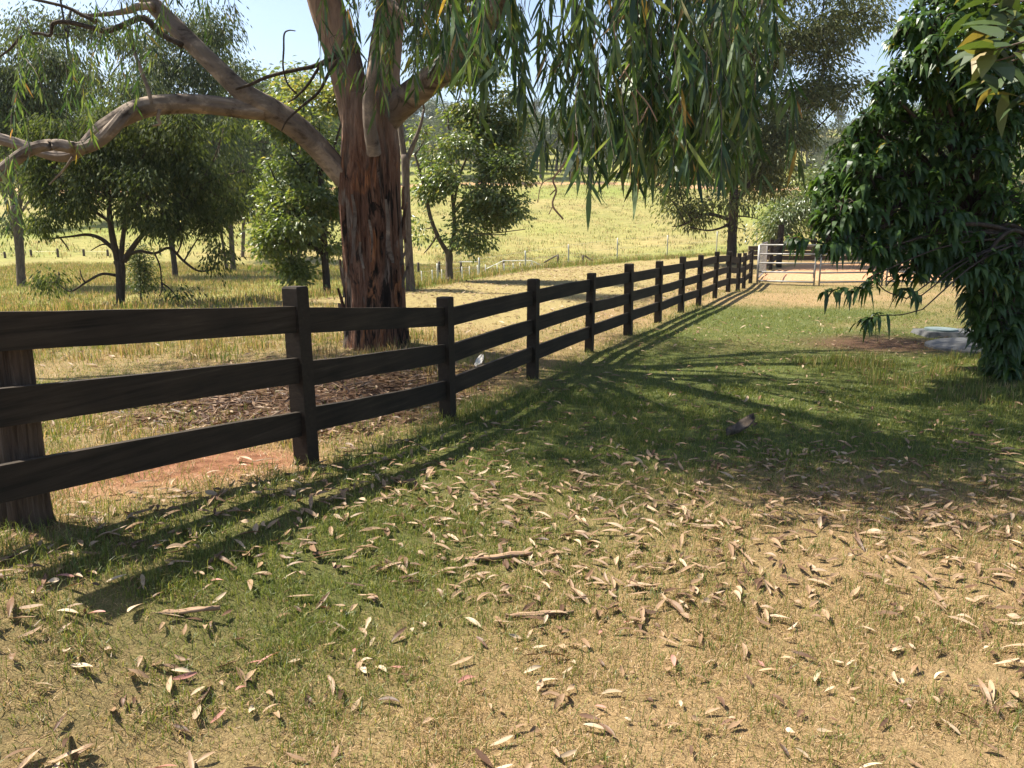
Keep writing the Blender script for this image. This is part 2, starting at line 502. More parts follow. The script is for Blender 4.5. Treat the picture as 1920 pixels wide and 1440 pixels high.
bp = nd(nt, "ShaderNodeBump", i_Strength=.5, i_Distance=.006); nt.links.new(n1.outputs["Fac"], bp.inputs["Height"]); nt.links.new(bp.outputs[0], pb.inputs["Normal"])
nt.links.new(pb.outputs[0], out.inputs[0])
M['rail'] = m

# ------------------------------------------------------------------ paddock fence: square posts, three mortised rails
fence = empty("paddock_fence", (FENCE[3][0], FENCE[3][1], hz(*FENCE[3])), "dark stained three rail timber fence running from the left edge to the steel gate", "fence")
PH, PW = 1.10, 0.055
pz = np.array([hz(x, y) for x, y in FENCE])
frng = np.random.default_rng(21)
for i, (x, y) in enumerate(FENCE):
    if i < 2: continue
    d = FENCE[min(i + 1, len(FENCE) - 1)] - FENCE[max(i - 1, 0)]
    d = d / np.linalg.norm(d); n = np.array([d[1], -d[0]])
    mb = MB()
    w = PW * (1 + .05 * frng.normal())
    h = PH + .02 * frng.normal()
    lean = frng.normal(size=2) * .010
    rings = []
    for zz, s in ((-.25, 1), (.4, 1.0), (.75, 1.0), (h - .012, 1.0), (h, .90)):
        c = np.array([x, y]) + lean * zz
        rings.append([[*(c + (d * a + n * b) * w * s), pz[i] + zz] for a, b in ((-1, -1), (1, -1), (1, 1), (-1, 1))])
    V = np.array(rings).reshape(-1, 3)
    F = [[k * 4 + q, k * 4 + (q + 1) % 4, k * 4 + 4 + (q + 1) % 4, k * 4 + 4 + q] for k in range(4) for q in range(4)]
    F = [f[::-1] for f in F] + [[16, 19, 18, 17][::-1]]
    mb.add(V, None, F).build("post", M['timber'], fence)
RP = FENCE[1:].copy()
RP[0] = (-2.17, 2.80)
rz = pz[1:].copy(); rz[0] = rz[1] + .175
for i in range(len(RP) - 1):
    p, q = RP[i], RP[i + 1]
    d = q - p; Ln = np.linalg.norm(d); d = d / Ln; n = np.array([d[1], -d[0]])
    for hh in (.285, .605, .915):
        e0, e1 = frng.normal(size=2) * .010
        ns = 9
        t = np.linspace(.03 / Ln, 1 - .03 / Ln, ns)
        mb = MB()
        rows = []
        sag = frng.normal() * .006
        for k, tt in enumerate(t):
            c = p + d * Ln * tt
            z = rz[i] * (1 - tt) + rz[i + 1] * tt + hh + e0 * (1 - tt) + e1 * tt + sag * math.sin(math.pi * tt)
            hv = .079 + frng.normal() * .0014
            for sx, sz in ((-1, -1), (1, -1), (1, 1), (-1, 1)):
                rows.append([*(c + n * sx * .017), z + sz * hv])
        F = [[k * 4 + a, k * 4 + (a + 1) % 4, k * 4 + 4 + (a + 1) % 4, k * 4 + 4 + a] for k in range(ns - 1) for a in range(4)]
        F += [[3, 2, 1, 0], [(ns - 1) * 4 + a for a in range(4)]]
        mb.add(rows, None, F).build("rail", M['rail'], fence)

# old round post just behind the fence
sx_, sy_ = -2.17, 3.24
sz_ = hz(sx_, sy_)
st = MB()
ns, sg = 40, 48
aa = np.arange(sg) / sg * 2 * math.pi
zz = np.linspace(-.2, .86, ns)
A, ZZ = np.meshgrid(aa, zz)
rad = .104 + .012 * (fbm(A * 3.0, ZZ * 1.2, .35, 3) - .5) + .02 * (fbm(np.cos(A) * 9, np.sin(A) * 9 + ZZ * .6, 1.0, 2) - .5) + .02 * np.exp(-((ZZ + .1) / .12) ** 2)
for a0, wd, dp in ((4.5, .055, .05), (5.35, .04, .02), (3.6, .03, .02)):
    dl = np.abs((A - a0 - .12 * (fbm(ZZ, ZZ * 0, .3, 2) - .5) + math.pi) % (2 * math.pi) - math.pi)
    rad = rad - dp * np.exp(-(dl / wd) ** 2)
V = np.stack([sx_ + rad * np.cos(A), sy_ + rad * np.sin(A), sz_ + ZZ], -1).reshape(-1, 3)
F = [[k * sg + j, k * sg + (j + 1) % sg, (k + 1) * sg + (j + 1) % sg, (k + 1) * sg + j] for k in range(ns - 1) for j in range(sg)]
V = np.vstack([V, [sx_, sy_, sz_ + .85]])
f3 = [[(ns - 1) * sg + j, (ns - 1) * sg + (j + 1) % sg, ns * sg] for j in range(sg)]
o = st.add(V, f3, F).build("round_post", M['stump'], smooth=True)
tag(o, "thick round weathered post split by a long crack just behind the fence at far left", "post")

# ------------------------------------------------------------------ the big gum beside the fence
GX, GY = -1.85, 10.3
gz = hz(GX, GY)
gum = empty("gum_tree", (GX, GY, gz), "big old gum tree with dark peeling trunk behind the fence and foliage hanging overhead", "tree")
m, nt, out = new_mat("peeling_gum_bark")
tc = nd(nt, "ShaderNodeTexCoord")


def onoi(scale, sc_, detail=7.0, dist=.8, rough=.62):
    mp = nd(nt, "ShaderNodeMapping"); mp.inputs["Scale"].default_value = sc_
    nt.links.new(tc.outputs["Object"], mp.inputs[0])
    n = nd(nt, "ShaderNodeTexNoise", i_Scale=scale, i_Detail=detail, i_Roughness=rough, i_Distortion=dist)
    nt.links.new(mp.outputs[0], n.inputs["Vector"])
    return n.outputs["Fac"]


nA, nB, nC = onoi(1.0, (6, 6, 1.1), 8.0, 1.6), onoi(1.0, (2.6, 2.6, .75), 5.0, 1.2), onoi(1.0, (20, 20, 2.6), 6.0, 1.2)
strips = ramp(nt, nC, [(.3, (.045, .021, .014)), (.5, (.15, .075, .048)), (.72, (.28, .165, .112))])
grey = ramp(nt, nC, [(.3, (.10, .075, .06)), (.7, (.30, .24, .195))])
orange = ramp(nt, nC, [(.3, (.16, .055, .022)), (.7, (.42, .19, .085))])
blk = ramp(nt, nC, [(.3, (.008, .006, .005)), (.7, (.035, .024, .018))])
c1 = mixc(nt, strips, orange, ramp(nt, nB, [(.55, (0, 0, 0)), (.64, (1, 1, 1))]))
c1 = mixc(nt, c1, grey, ramp(nt, nB, [(.38, (1, 1, 1)), (.44, (0, 0, 0))]))
c1 = mixc(nt, c1, blk, ramp(nt, nA, [(.51, (0, 0, 0)), (.58, (1, 1, 1))]))
pink = ramp(nt, nB, [(.36, (.10, .07, .055)), (.48, (.23, .155, .12)), (.6, (.33, .225, .17)), (.7, (.20, .15, .125))])
sx = nd(nt, "ShaderNodeSeparateXYZ"); nt.links.new(tc.outputs["Object"], sx.inputs[0])
hm_ = nd(nt, "ShaderNodeMath", operation='MULTIPLY_ADD'); nt.links.new(nA, hm_.inputs[0]); hm_.inputs[1].default_value = 1.6; nt.links.new(sx.outputs[2], hm_.inputs[2])
st_ = nd(nt, "ShaderNodeMapRange"); st_.inputs[1].default_value = 3.1; st_.inputs[2].default_value = 3.75
nt.links.new(hm_.outputs[0], st_.inputs[0])
c1 = mixc(nt, c1, pink, st_.outputs[0])
pb = nd(nt, "ShaderNodeBsdfPrincipled", i_Roughness=.9); pb.inputs["Specular IOR Level"].default_value = .2
nt.links.new(c1, pb.inputs["Base Color"])
b1 = nd(nt, "ShaderNodeBump", i_Strength=.9, i_Distance=.04); nt.links.new(nC, b1.inputs["Height"])
b2 = nd(nt, "ShaderNodeBump", i_Strength=.8, i_Distance=.08, invert=True); nt.links.new(nA, b2.inputs["Height"])
nt.links.new(b1.outputs[0], b2.inputs["Normal"]); nt.links.new(b2.outputs[0], pb.inputs["Normal"])
nt.links.new(pb.outputs[0], out.inputs[0])
M['gum_bark'] = m


def rough_trunk(pts, rad, seg=72, step=.03, amp=.05, name="trunk", mat=None, parent=None, seed=0, flare=0.0):
    """dense tube whose surface carries ridged, fibrous relief"""
    pts = np.asarray(pts, float); rad = np.asarray(rad, float)
    s = np.concatenate([[0], np.cumsum(np.linalg.norm(np.diff(pts, axis=0), axis=1))])
    n = int(s[-1] / step) + 2
    t = np.linspace(0, s[-1], n)
    C = np.stack([np.interp(t, s, pts[:, k]) for k in range(3)], -1)
    ker = np.ones(9) / 9
    for k in range(3):
        pad = np.concatenate([np.full(4, C[0, k]), C[:, k], np.full(4, C[-1, k])])
        C[:, k] = np.convolve(pad, ker, 'valid')
    R = np.interp(t, s, rad)
    T = norm(np.gradient(C, axis=0))
    ref = np.array([1., 0, 0]) if abs(T[0][0]) < .8 else np.array([0, 1., 0])
    S = norm(ref - T * (T @ ref)[:, None]); B = np.cross(T, S)
    a = np.arange(seg) / seg * 2 * math.pi
    A, TT = np.meshgrid(a, t)
    ca, sa = np.cos(A) * 3 + seed, np.sin(A) * 3
    rel = fbm(ca * 2.2 + 7, sa * 2.2 + TT * .35, .8, 3) - .5
    rel2 = np.abs(fbm(ca * 6 + 3, sa * 6 + TT * .8, .8, 2) - .5)
    big = fbm(ca + 31, sa + TT * .5, 1.6, 2) - .5
    rr = R[:, None] * (1 + .16 * big) + amp * (rel * 1.5 - rel2 * 1.1 + .15)
    if flare:
        rr = rr + flare * np.exp(-TT / .22) * (.6 + .8 * fbm(np.cos(A) * 2 + 5, np.sin(A) * 2, .9, 1))
    V = C[:, None] + rr[..., None] * (np.cos(A)[..., None] * S[:, None] + np.sin(A)[..., None] * B[:, None])
    i, j = np.meshgrid(np.arange(n - 1), np.arange(seg), indexing='ij')
    F = np.stack([i * seg + j, i * seg + (j + 1) % seg, (i + 1) * seg + (j + 1) % seg, (i + 1) * seg + j], -1).reshape(-1, 4)
    mb = MB()
    V = np.vstack([V.reshape(-1, 3), C[-1]])
    f3 = [[(n - 1) * seg + k, (n - 1) * seg + (k + 1) % seg, n * seg] for k in range(seg)]
    mb.add(V, f3, F)
    return mb.build(name, mat, parent, smooth=True)


def pix(pts, Y):
    """list of (px, py, radius px, depth offset) -> points, radii"""
    P, R = [], []
    for q in pts:
        d = Y + (q[3] if len(q) > 3 else 0)
        P.append(at(q[0], q[1], d)); R.append(q[2] * d * .83 / FPX)
    return np.array(P), np.array(R)


tp, tr_ = pix([(708, 690, 74), (706, 650, 72), (704, 560, 68), (698, 450, 67), (692, 350, 68), (694, 290, 63), (692, 230, 57), (690, 175, 50)], GY)
rough_trunk(tp, tr_, 96, .025, .075, "trunk", M['gum_bark'], gum, 1, .10)
for k, (spec, mat, amp) in enumerate([
    ([(672, 240, 34), (660, 170, 36), (640, 90, 36), (612, 10, 36), (590, -80, 33), (560, -200, 28), (540, -420, 20), (500, -700, 10)], 'gum_bark', .03),
    ([(708, 240, 34), (716, 160, 34), (724, 80, 32), (735, 0, 30), (752, -100, 27), (770, -260, 22, .4), (800, -480, 15, .8), (830, -750, 7, 1.2)], 'gum_bark', .03),
    ([(700, 240, 34), (742, 203, 31), (775, 176, 29, -.3), (815, 145, 27, -.7), (855, 112, 25, -1.1), (892, 74, 23, -1.6), (930, 20, 21, -2.1), (980, -60, 19, -2.6), (1040, -160, 17, -3.2), (1120, -250, 13, -3.9), (1240, -330, 9, -4.5)], 'smooth_bark', .02),
]):
    p_, r_ = pix(spec, GY)
    rough_trunk(p_, r_, 40, .05, amp, "limb", M[mat], gum, 10 + k * 3)
# smooth grey stub that hugs the trunk
p_, r_ = pix([(703, 296, 15, -.42), (697, 262, 15, -.52), (690, 215, 13, -.58), (692, 165, 12, -.60), (703, 110, 10, -.6), (712, 40, 8, -.6), (716, -60, 6, -.6)], GY)
rough_trunk(p_, r_, 24, .04, .012, "limb", M['smooth_bark'], gum, 40)
# the long left limb and its fork
p_, r_ = pix([(690, 372, 26, 0), (648, 338, 24, -.1), (622, 305, 24, -.15), (590, 268, 24, -.25), (545, 228, 25, -.35), (498, 200, 25, -.45), (462, 180, 22, -.5), (430, 150, 19, -.5), (395, 116, 18, -.5), (350, 72, 18, -.4), (312, 34, 17, -.3), (270, -8, 16, -.2), (220, -70, 14, 0), (150, -160, 11, .2), (90, -270, 7, .3)], GY)
rough_trunk(p_, r_, 40, .045, .02, "limb", M['smooth_bark'], gum, 50)
p_, r_ = pix([(506, 208, 20, -.45), (470, 206, 20, -.48), (420, 199, 20, -.5), (365, 193, 20, -.6), (315, 194, 20, -.75), (272, 199, 21, -.9), (240, 212, 20, -1.0), (214, 228, 18, -1.05), (190, 243, 18, -1.05), (168, 263, 14, -1.05), (150, 286, 12, -1.05), (122, 297, 13, -1.0), (88, 290, 12, -1.0), (45, 273, 11, -1.0), (0, 262, 12, -1.0), (-60, 245, 11, -1), (-140, 190, 9, -1), (-240, 110, 6, -1)], GY)
rough_trunk(p_, r_, 36, .045, .02, "limb", M['smooth_bark'], gum, 60)
p_, r_ = pix([(252, 200, 13, -1.05), (226, 222, 13, -1.35), (208, 248, 13, -1.4), (182, 266, 12.5, -1.4), (156, 284, 12.5, -1.4), (128, 275, 12, -1.4), (95, 268, 12, -1.4), (60, 276, 12, -1.4), (28, 298, 12.5, -1.4), (0, 324, 13, -1.4), (-40, 360, 11, -1.4), (-110, 400, 9, -1.4), (-200, 400, 6, -1.4)], GY)
rough_trunk(p_, r_, 32, .045, .016, "limb", M['smooth_bark'], gum, 70)
# lesser dark boughs: (pixel path with radius), depth, material
for spec, dY, mat in [
    ([(668, 92, 8), (640, 100, 6.5), (592, 123, 5), (555, 131, 4.2), (505, 143, 3.8), (470, 158, 3.4), (442, 167, 3)], -.7, 'dark_bark'),
    ([(648, 98, 5), (618, 135, 4), (598, 172, 3.2), (562, 203, 2.6), (538, 226, 2), (528, 245, 1.5)], -.8, 'dark_bark'),
    ([(628, 106, 4.5), (600, 125, 3.6), (578, 158, 3), (555, 182, 2.4), (540, 192, 1.6)], -.8, 'dark_bark'),
    ([(556, 176, 2), (540, 158, 2), (531, 128, 2), (532, 92, 2), (533, 64, 1.8), (542, 57, 1.4), (554, 58, .9)], -.8, 'dark_bark'),
    ([(342, 85, 6, -.0), (300, 62, 6.5), (270, 34, 7), (236, 45, 6), (200, 58, 6), (172, 52, 5), (130, 42, 5), (100, 44, 4), (94, 66, 3.5), (70, 62, 3), (40, 70, 3), (15, 95, 2.4), (-20, 118, 2)], -.6, 'dark_bark'),
    ([(180, 40, 5), (150, 26, 4), (120, 12, 3.5), (60, -2, 3)], -.6, 'dark_bark'),
    ([(284, 196, 4.5), (277, 165, 4.2), (262, 125, 4), (249, 88, 3.6), (247, 55, 3)], -.95, 'smooth_bark'),
    ([(290, 12, 9), (262, 12, 8), (240, 20, 7), (205, 26, 5), (150, 30, 3)], -.4, 'smooth_bark'),
    ([(300, 206, 4), (296, 222, 4), (300, 232, 3), (286, 236, 2)], -.9, 'smooth_bark'),
    ([(136, 295, 3), (122, 315, 2.5), (106, 332, 1.8), (92, 346, 1.2)], -1.1, 'smooth_bark'),
    ([(880, 90, 5), (905, 85, 4), (940, 70, 3), (980, 40, 2.6)], -1.8, 'dark_bark'),
    ([(800, 148, 3), (830, 104, 3), (846, 98, 2.5), (862, 106, 2)], -1.0, 'dark_bark'),
]:
    p_, r_ = pix([(a[0], a[1], a[2]) for a in spec], GY + dY)
    MB().tube(p_, r_, 8, 5, .12).build("branch", M[mat], gum, smooth=True)
# peeling bark strips on the trunk
brng = np.random.default_rng(8)
for k in range(26):
    py = brng.uniform(330, 640); side = brng.choice([-1, 1, 0])
    px = 700 + (side * brng.uniform(50, 58) if side else brng.uniform(-45, 45))
    d0 = GY - (.10 if side else .47)
    ln = brng.uniform(.25, .7)
    c = at(px, py, d0)
    mb = MB()
    t = np.linspace(0, 1, 6)
    cx = c[0] + side * (.05 * t ** 2) + .02 * np.sin(t * 4 + k)
    cyy = c[1] - (.04 * t ** 2 if not side else 0 * t)
    cz = c[2] + (t - .5) * ln
    w = .012 + .018 * brng.random() * np.sin(math.pi * np.clip(t * .9 + .08, 0, 1))
    V = np.concatenate([np.stack([cx - w, cyy, cz], -1), np.stack([cx + w, cyy + .008, cz], -1), np.stack([cx + w, cyy + .016, cz], -1), np.stack([cx - w, cyy + .01, cz], -1)])
    F = []
    for i in range(5):
        for a_, b_ in ((0, 1), (1, 2), (2, 3), (3, 0)):
            F.append([a_ * 6 + i, b_ * 6 + i, b_ * 6 + i + 1, a_ * 6 + i + 1])
    mb.add(V, None, F).build("bark_strip", M['gum_bark' if k % 2 else 'smooth_bark'], gum)

# hanging foliage: strands of long drooping leaves under the overhead limbs
grng = np.random.default_rng(4)
fol, tw = MB(), MB()


def strand(px, py_top, py_bot, Y, dens=1.0, leafL=.25, spread=.10):
    """one hanging twig from (px, py_top) down to py_bot at depth Y"""
    a = at(px, py_top, Y); b = at(px + grng.normal() * 34, py_bot, Y + grng.normal() * .3)
    mid = (a + b) / 2 + np.array([grng.normal() * spread, grng.normal() * spread, .1])
    tw.tube(np.array([a, mid, b]), [.0035, .0025, .0012], 4, 4, caps=False)
    n = max(4, int(dens * (a[2] - b[2]) / .036))
    t = np.sort(grng.random(n)) ** .85
    P = (1 - t)[:, None] ** 2 * a + 2 * (t * (1 - t))[:, None] * mid + (t ** 2)[:, None] * b
    h = norm(grng.normal(size=(n, 3)) * [1, 1, .25])
    D = norm(h * grng.uniform(.08, .95, (n, 1)) ** 1.2 + np.array([0, 0, -1.0]))
    L = leafL * grng.uniform(.55, 1.15, n)
    W = L * grng.uniform(.085, .15, n)
    bend = h * grng.uniform(-.12, .16, (n, 1)) + np.array([0, 0, -.05])
    add_leaves(fol, P, D, L, W, grng.random(n), bend, 4, grng)


# outline of the lower fringe of the curtain: pixel x -> lowest y
FRX = [560, 600, 640, 700, 760, 800, 830, 870, 900, 940, 975, 1010, 1050, 1085, 1110, 1150, 1175, 1200, 1245, 1290, 1340, 1390, 1430, 1470]
FRY = [30, 120, 150, 200, 190, 170, 110, 110, 170, 150, 200, 150, 235, 345, 300, 300, 340, 300, 340, 310, 330, 320, 240, 40]
for k in range(300):
    if k % 6 == 0: pc = grng.uniform(640, 1460)
    px = pc + grng.normal() * 26
    if px > 1380 and grng.random() < (px - 1380) / 90: continue
    if 930 < px < 1010 and grng.random() < .5: continue
    if px < 860 and grng.random() < .5: continue
    bot = np.interp(px, FRX, FRY) * grng.choice([1, .97, .85, .7, .55]) + grng.normal() * 14
    if px < 860: Yd = grng.uniform(6.2, 7.6); dn = .8
    else: Yd = grng.uniform(5.0, 6.7); dn = 1.05
    top = bot - grng.uniform(80, 240)
    if grng.random() < .5: top = min(top, grng.uniform(-190, -30))
    top = max(top, -200)
    strand(px, top, bot, Yd, dn, .23 if px > 860 else .20)
# long trailing sprays
for px, b_, Yd in ((1090, 350, 5.2), (1092, 322, 5.3), (1164, 352, 5.1), (1172, 335, 5.3), (1158, 345, 5.4), (1240, 352, 5.2), (1236, 330, 5.5), (1015, 200, 5.3), (978, 215, 5.6), (935, 230, 5.8), (1330, 335, 5.6), (1300, 320, 5.8), (1395, 330, 6.0), (1420, 300, 6.2)):
    strand(px, b_ - 190, b_, Yd, 1.1, .25, .03)
# looser sprays near the left limb and the left edge
for px, b_, Yd in ((175, 130, 8.6), (190, 175, 8.6), (160, 195, 8.7), (205, 190, 8.7), (228, 170, 8.8), (150, 230, 8.6), (250, 90, 9), (270, 70, 9), (310, 60, 9), (340, 90, 9.2), (370, 60, 9.3), (220, 60, 9), (25, 150, 8), (40, 165, 8), (18, 420, 7.8), (6, 440, 7.8), (30, 300, 7.9), (60, 240, 8.2), (120, 240, 8.4), (165, 270, 8.4), (420, 40, 9.4), (400, 70, 9.4)):
    for _ in range(2):
        strand(px + grng.normal() * 14, b_ - 130, b_ + grng.normal() * 12, Yd + grng.normal() * .3, 1.0, .16, .06)
fol.build("hanging_foliage", M['gum_leaf'], gum)
tw.build("hanging_sprays", M['twig'], gum)
# bare pinkish twigs and one dead twig in the curtain
mb = MB()
for path in ([(1170, 130), (1190, 165), (1215, 195), (1232, 228)], [(1178, 165), (1192, 190), (1197, 235)], [(1150, 30), (1152, 60), (1158, 85)], [(1215, 200), (1200, 230)], [(1160, 150), (1180, 120)]):
    p_, r_ = pix([(a, b, 1.6) for a, b in path], 5.1); mb.tube(p_, r_, 5, 4)
for path, w in (([(1075, 240), (1071, 285), (1052, 315), (1037, 337), (1043, 358), (1036, 385), (1056, 411)], 2.2), ([(1060, 303), (1040, 330), (1016, 345), (1008, 380)], 1.1), ([(1037, 385), (1029, 402)], 1.1), ([(1042, 355), (1031, 366)], 1.4), ([(1010, 340), (990, 350), (975, 330)], .8)):
    p_, r_ = pix([(a, b, w) for a, b in path], 5.6); mb.tube(p_, r_, 5, 4)
mb.build("bare_sprays", M['pale_twig'], gum)


def crown_mesh(mb, br, clumps, n_sub, per, L, W, rng, droop=.5, sub_r=.3, gap=.0, seg=1, hub=None, tw_r=.012, twig_share=.35, rcol=None):
    """leaf clusters spread through ellipsoid clumps [(centre, radii)], twigs from each clump's heart"""
    vol = np.array([np.prod(r) ** .75 for _, r in clumps]); vol = vol / vol.sum()
    cnt = np.maximum(3, (vol * n_sub).astype(int))
    for (c, r), k in zip(clumps, cnt):
        q = norm(rng.normal(size=(k, 3))) * (rng.random((k, 1)) ** (1 / 2.4))
        q[:, 2] = np.where(q[:, 2] < -.55, q[:, 2] * .8, q[:, 2])
        sub = c + q * r * (1 + .12 * rng.normal(size=(k, 1)))
        if gap > 0:
            key = vnoise(sub[:, 0] * 1.0 + sub[:, 1] * .6 + 40, sub[:, 2] * 1.25 + sub[:, 1] * .3 + 40, max(.5, sub_r * 2.4))
            sub = sub[key > gap]; q = q[key > gap]; k = len(sub)
            if k == 0: continue
        m_ = per
        cc = np.repeat(sub, m_, 0)
        off = rng.normal(size=(len(cc), 3)) * sub_r * np.repeat(rng.uniform(.6, 1.3, (k, 1)), m_, 0)
        off[:, 2] *= .75
        P = cc + off
        out = norm(off + np.repeat(q, m_, 0) * sub_r * .8 + rng.normal(size=off.shape) * sub_r * .5)
        D = norm(out * (1 - droop) + np.array([0, 0, -1.0]) * droop)
        Ls = L * rng.uniform(.6, 1.25, len(P)); Ws = W * rng.uniform(.7, 1.25, len(P))
        shade = np.clip(rng.normal(.42, .22, len(P)) + np.repeat(rng.normal(0, .12, k), m_), 0, 1)
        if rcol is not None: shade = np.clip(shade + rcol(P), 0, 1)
        add_leaves(mb, P, D, Ls, Ws, shade, None, seg, rng)
        if br is not None:
            for s in sub[rng.random(k) < twig_share]:
                mid = (c + s) / 2 + rng.normal(size=3) * r * .12
                br.tube(np.array([c, mid, s]), [tw_r, tw_r * .7, tw_r * .35], 4, 3, caps=False)


# the crown overhead, mostly above the picture: it throws the dapple on the lawn
crng = np.random.default_rng(17)
cl = []
for (x, y, z, r) in [(-1.4, 9.6, 6.0, 1.7), (-3.4, 10.8, 6.9, 1.9), (.3, 9.6, 6.4, 1.6), (-2.3, 12.2, 7.4, 1.9), (-4.4, 9.2, 8.0, 1.6), (1.3, 8.0, 5.3, 1.2),
                     (-1.6, 8.1, 7.6, 1.3), (1.4, 11.6, 7.4, 1.5), (-.3, 7.0, 5.0, 1.1), (1.2, 6.6, 4.7, 1.0), (2.4, 7.2, 4.9, 1.0), (-1.6, 7.5, 5.6, 1.2), (-5.5, 8.6, 6.6, 1.1), (-3.6, 7.7, 7.0, 1.0), (-1.5, 6.5, 5.6, 1.1), (-.4, 6.3, 6.6, 1.2), (.6, 6.9, 6.6, 1.1), (-2.4, 6.9, 6.4, 1.0), (-5.9, 10.6, 6.6, 1.2), (-6.8, 11.2, 7.2, 1.2), (-4.6, 10.9, 6.3, 1.2), (-7.6, 10.2, 6.5, 1.1), (1.6, 7.4, 7.0, 1.3), (1.9, 12.4, 7.0, 1.0), (2.4, 12.8, 6.9, .8), (.2, 7.6, 6.9, 1.0), (1.4, 13.4, 8.0, 1.0), (-3.9, 7.0, 6.0, .9), (-3.1, 6.7, 6.6, .9), (-4.7, 7.6, 7.0, 1.0)]:
    cl.append((np.array([x, y, z]), np.array([r * 1.15, r, r * .7])))
cr, br = MB(), MB()
crown_mesh(cr, br, cl, 1750, 34, .18, .038, crng, .62, .19, .49, twig_share=.3)
for c, r in cl:
    a = np.array([-1.85 + .25 * (c[0] + 1.85), 10.3 + .25 * (c[1] - 10.3), 3.9 + .35 * (c[2] - 4)])
    br.tube(np.array([a, a + (c - a) * .3 + crng.normal(size=3) * .3, a + (c - a) * .65 + crng.normal(size=3) * .35 + [0, 0, .2], c]), [.05, .038, .026, .015], 6, 5)
cr.build("crown", M['gum_far'], gum)
br.build("boughs", M['smooth_bark'], gum, smooth=True)

# ------------------------------------------------------------------ trees drawn one by one
def tree(name, label, base, Y, trunk, limbs, clumps, leaf, bark, n_sub, per, L, W, seed, droop=.5, sub_r=.3, group=None, cat="tree", rcol=None, twig_share=.35, tw_r=.012, gap=.42):
    """trunk/limbs: pixel paths (px, py, radius px[, depth offset]); clumps: (px, py, rx px, ry px[, depth offset])"""
    rng = np.random.default_rng(seed)
    b = at(base[0], base[1], Y)
    b = np.array([b[0], Y, hz(b[0], Y)])
    root = empty(name, tuple(b), label, cat, group)
    p_, r_ = pix(trunk, Y)
    p_ = np.vstack([[b[0], b[1], b[2] - .3], p_]); r_ = np.concatenate([[r_[0] * 1.15], r_])
    MB().tube(p_, r_, 12, 5, .10, rng).build("trunk", M[bark], root, smooth=True)
    br = MB()
    anchor = [p_[-1], p_[len(p_) // 2]]
    for l in limbs:
        p_, r_ = pix(l, Y)
        br.tube(p_, r_, 7, 5, .1, rng)
        anchor += [p_[i] for i in range(1, len(p_))] + [(p_[i] + p_[i - 1]) / 2 for i in range(1, len(p_))]
    anchor = np.array(anchor)
    cls = []
    s = Y * 1.01 / FPX
    for c in clumps:
        dof = c[4] if len(c) > 4 else rng.normal() * c[2] * s * .5
        cls.append((at(c[0], c[1], Y + dof), np.array([c[2] * s, c[2] * s * .9, c[3] * s])))
    cr = MB()
    crown_mesh(cr, br, cls, n_sub, per, L, W, rng, droop, sub_r * .9, gap, rcol=rcol, twig_share=twig_share, tw_r=tw_r)
    for c, r in cls:
        hub = anchor[np.argmin(np.linalg.norm((anchor - c) * [1, 1, .8], axis=1) + .6 * np.clip(anchor[:, 2] - c[2], 0, None))]
        br.tube(np.array([hub, (hub + c) / 2 + rng.normal(size=3) * .06 * np.linalg.norm(hub - c), c]), np.array([.028, .02, .012]) * Y / 22, 5, 4)
    br.build("branchwork", M[bark], root, smooth=True)
    cr.build("crown", M[leaf], root)
    return root


# dark spreading tree left of the big gum
tree("spreading_tree", "dark spreading tree with low forking trunk beyond the left fence rail", (226, 592), 18.0,
     [(226, 585, 9.5), (226, 540, 9.5), (226, 505, 10.5), (222, 488, 11)],
     [[(222, 492, 8), (212, 450, 7), (206, 410, 6), (203, 360, 5), (196, 310, 4), (190, 260, 3)], [(226, 492, 6), (230, 450, 5), (236, 410, 5), (250, 350, 4), (252, 300, 3)],
      [(232, 490, 7), (248, 465, 6), (268, 440, 5), (290, 425, 4), (330, 390, 3), (370, 350, 2)], [(214, 468, 5), (190, 448, 4.5), (165, 440, 3.5), (135, 443, 2.5), (90, 448, 1.5)],
      [(240, 478, 4), (262, 471, 3.5), (290, 475, 3), (318, 465, 3), (345, 490, 3), (372, 508, 2.2), (400, 505, 1.5)], [(217, 516, 3.5), (190, 514, 3), (160, 530, 2.5), (132, 546, 2), (105, 530, 1)],
      [(290, 475, 2), (300, 500, 1.8), (303, 530, 1.5)], [(212, 420, 4), (170, 390, 3), (130, 350, 2.5), (100, 320, 1.5)], [(204, 380, 4), (235, 330, 3), (280, 280, 2.5), (300, 240, 1.5)]],
     [(130, 390, 70, 60), (200, 370, 70, 70), (280, 370, 75, 60), (350, 360, 65, 60), (110, 330, 60, 50), (240, 300, 80, 60), (330, 290, 70, 55), (160, 280, 60, 50), (390, 420, 40, 35), (340, 430, 50, 30), (70, 420, 30, 30), (400, 330, 40, 50), (270, 420, 40, 25),
      (110, 510, 35, 25), (70, 350, 34, 26), (48, 385, 22, 18), (445, 390, 26, 22), (455, 320, 24, 30), (105, 235, 36, 26), (205, 190, 40, 24), (330, 190, 36, 24), (420, 240, 26, 24), (260, 180, 30, 20), (150, 250, 60, 45), (220, 225, 60, 45), (300, 220, 60, 45), (370, 240, 50, 45), (90, 280, 50, 50), (410, 290, 40, 45), (150, 505, 28, 22), (85, 530, 25, 14), (390, 500, 30, 18), (310, 545, 30, 16), (335, 562, 20, 10), (300, 555, 16, 10), (415, 470, 18, 20), (170, 470, 40, 14), (130, 470, 40, 16)],
     'dark_leaf', 'dark_bark', 1900, 34, .13, .042, 101, .55, .19, gap=.57)
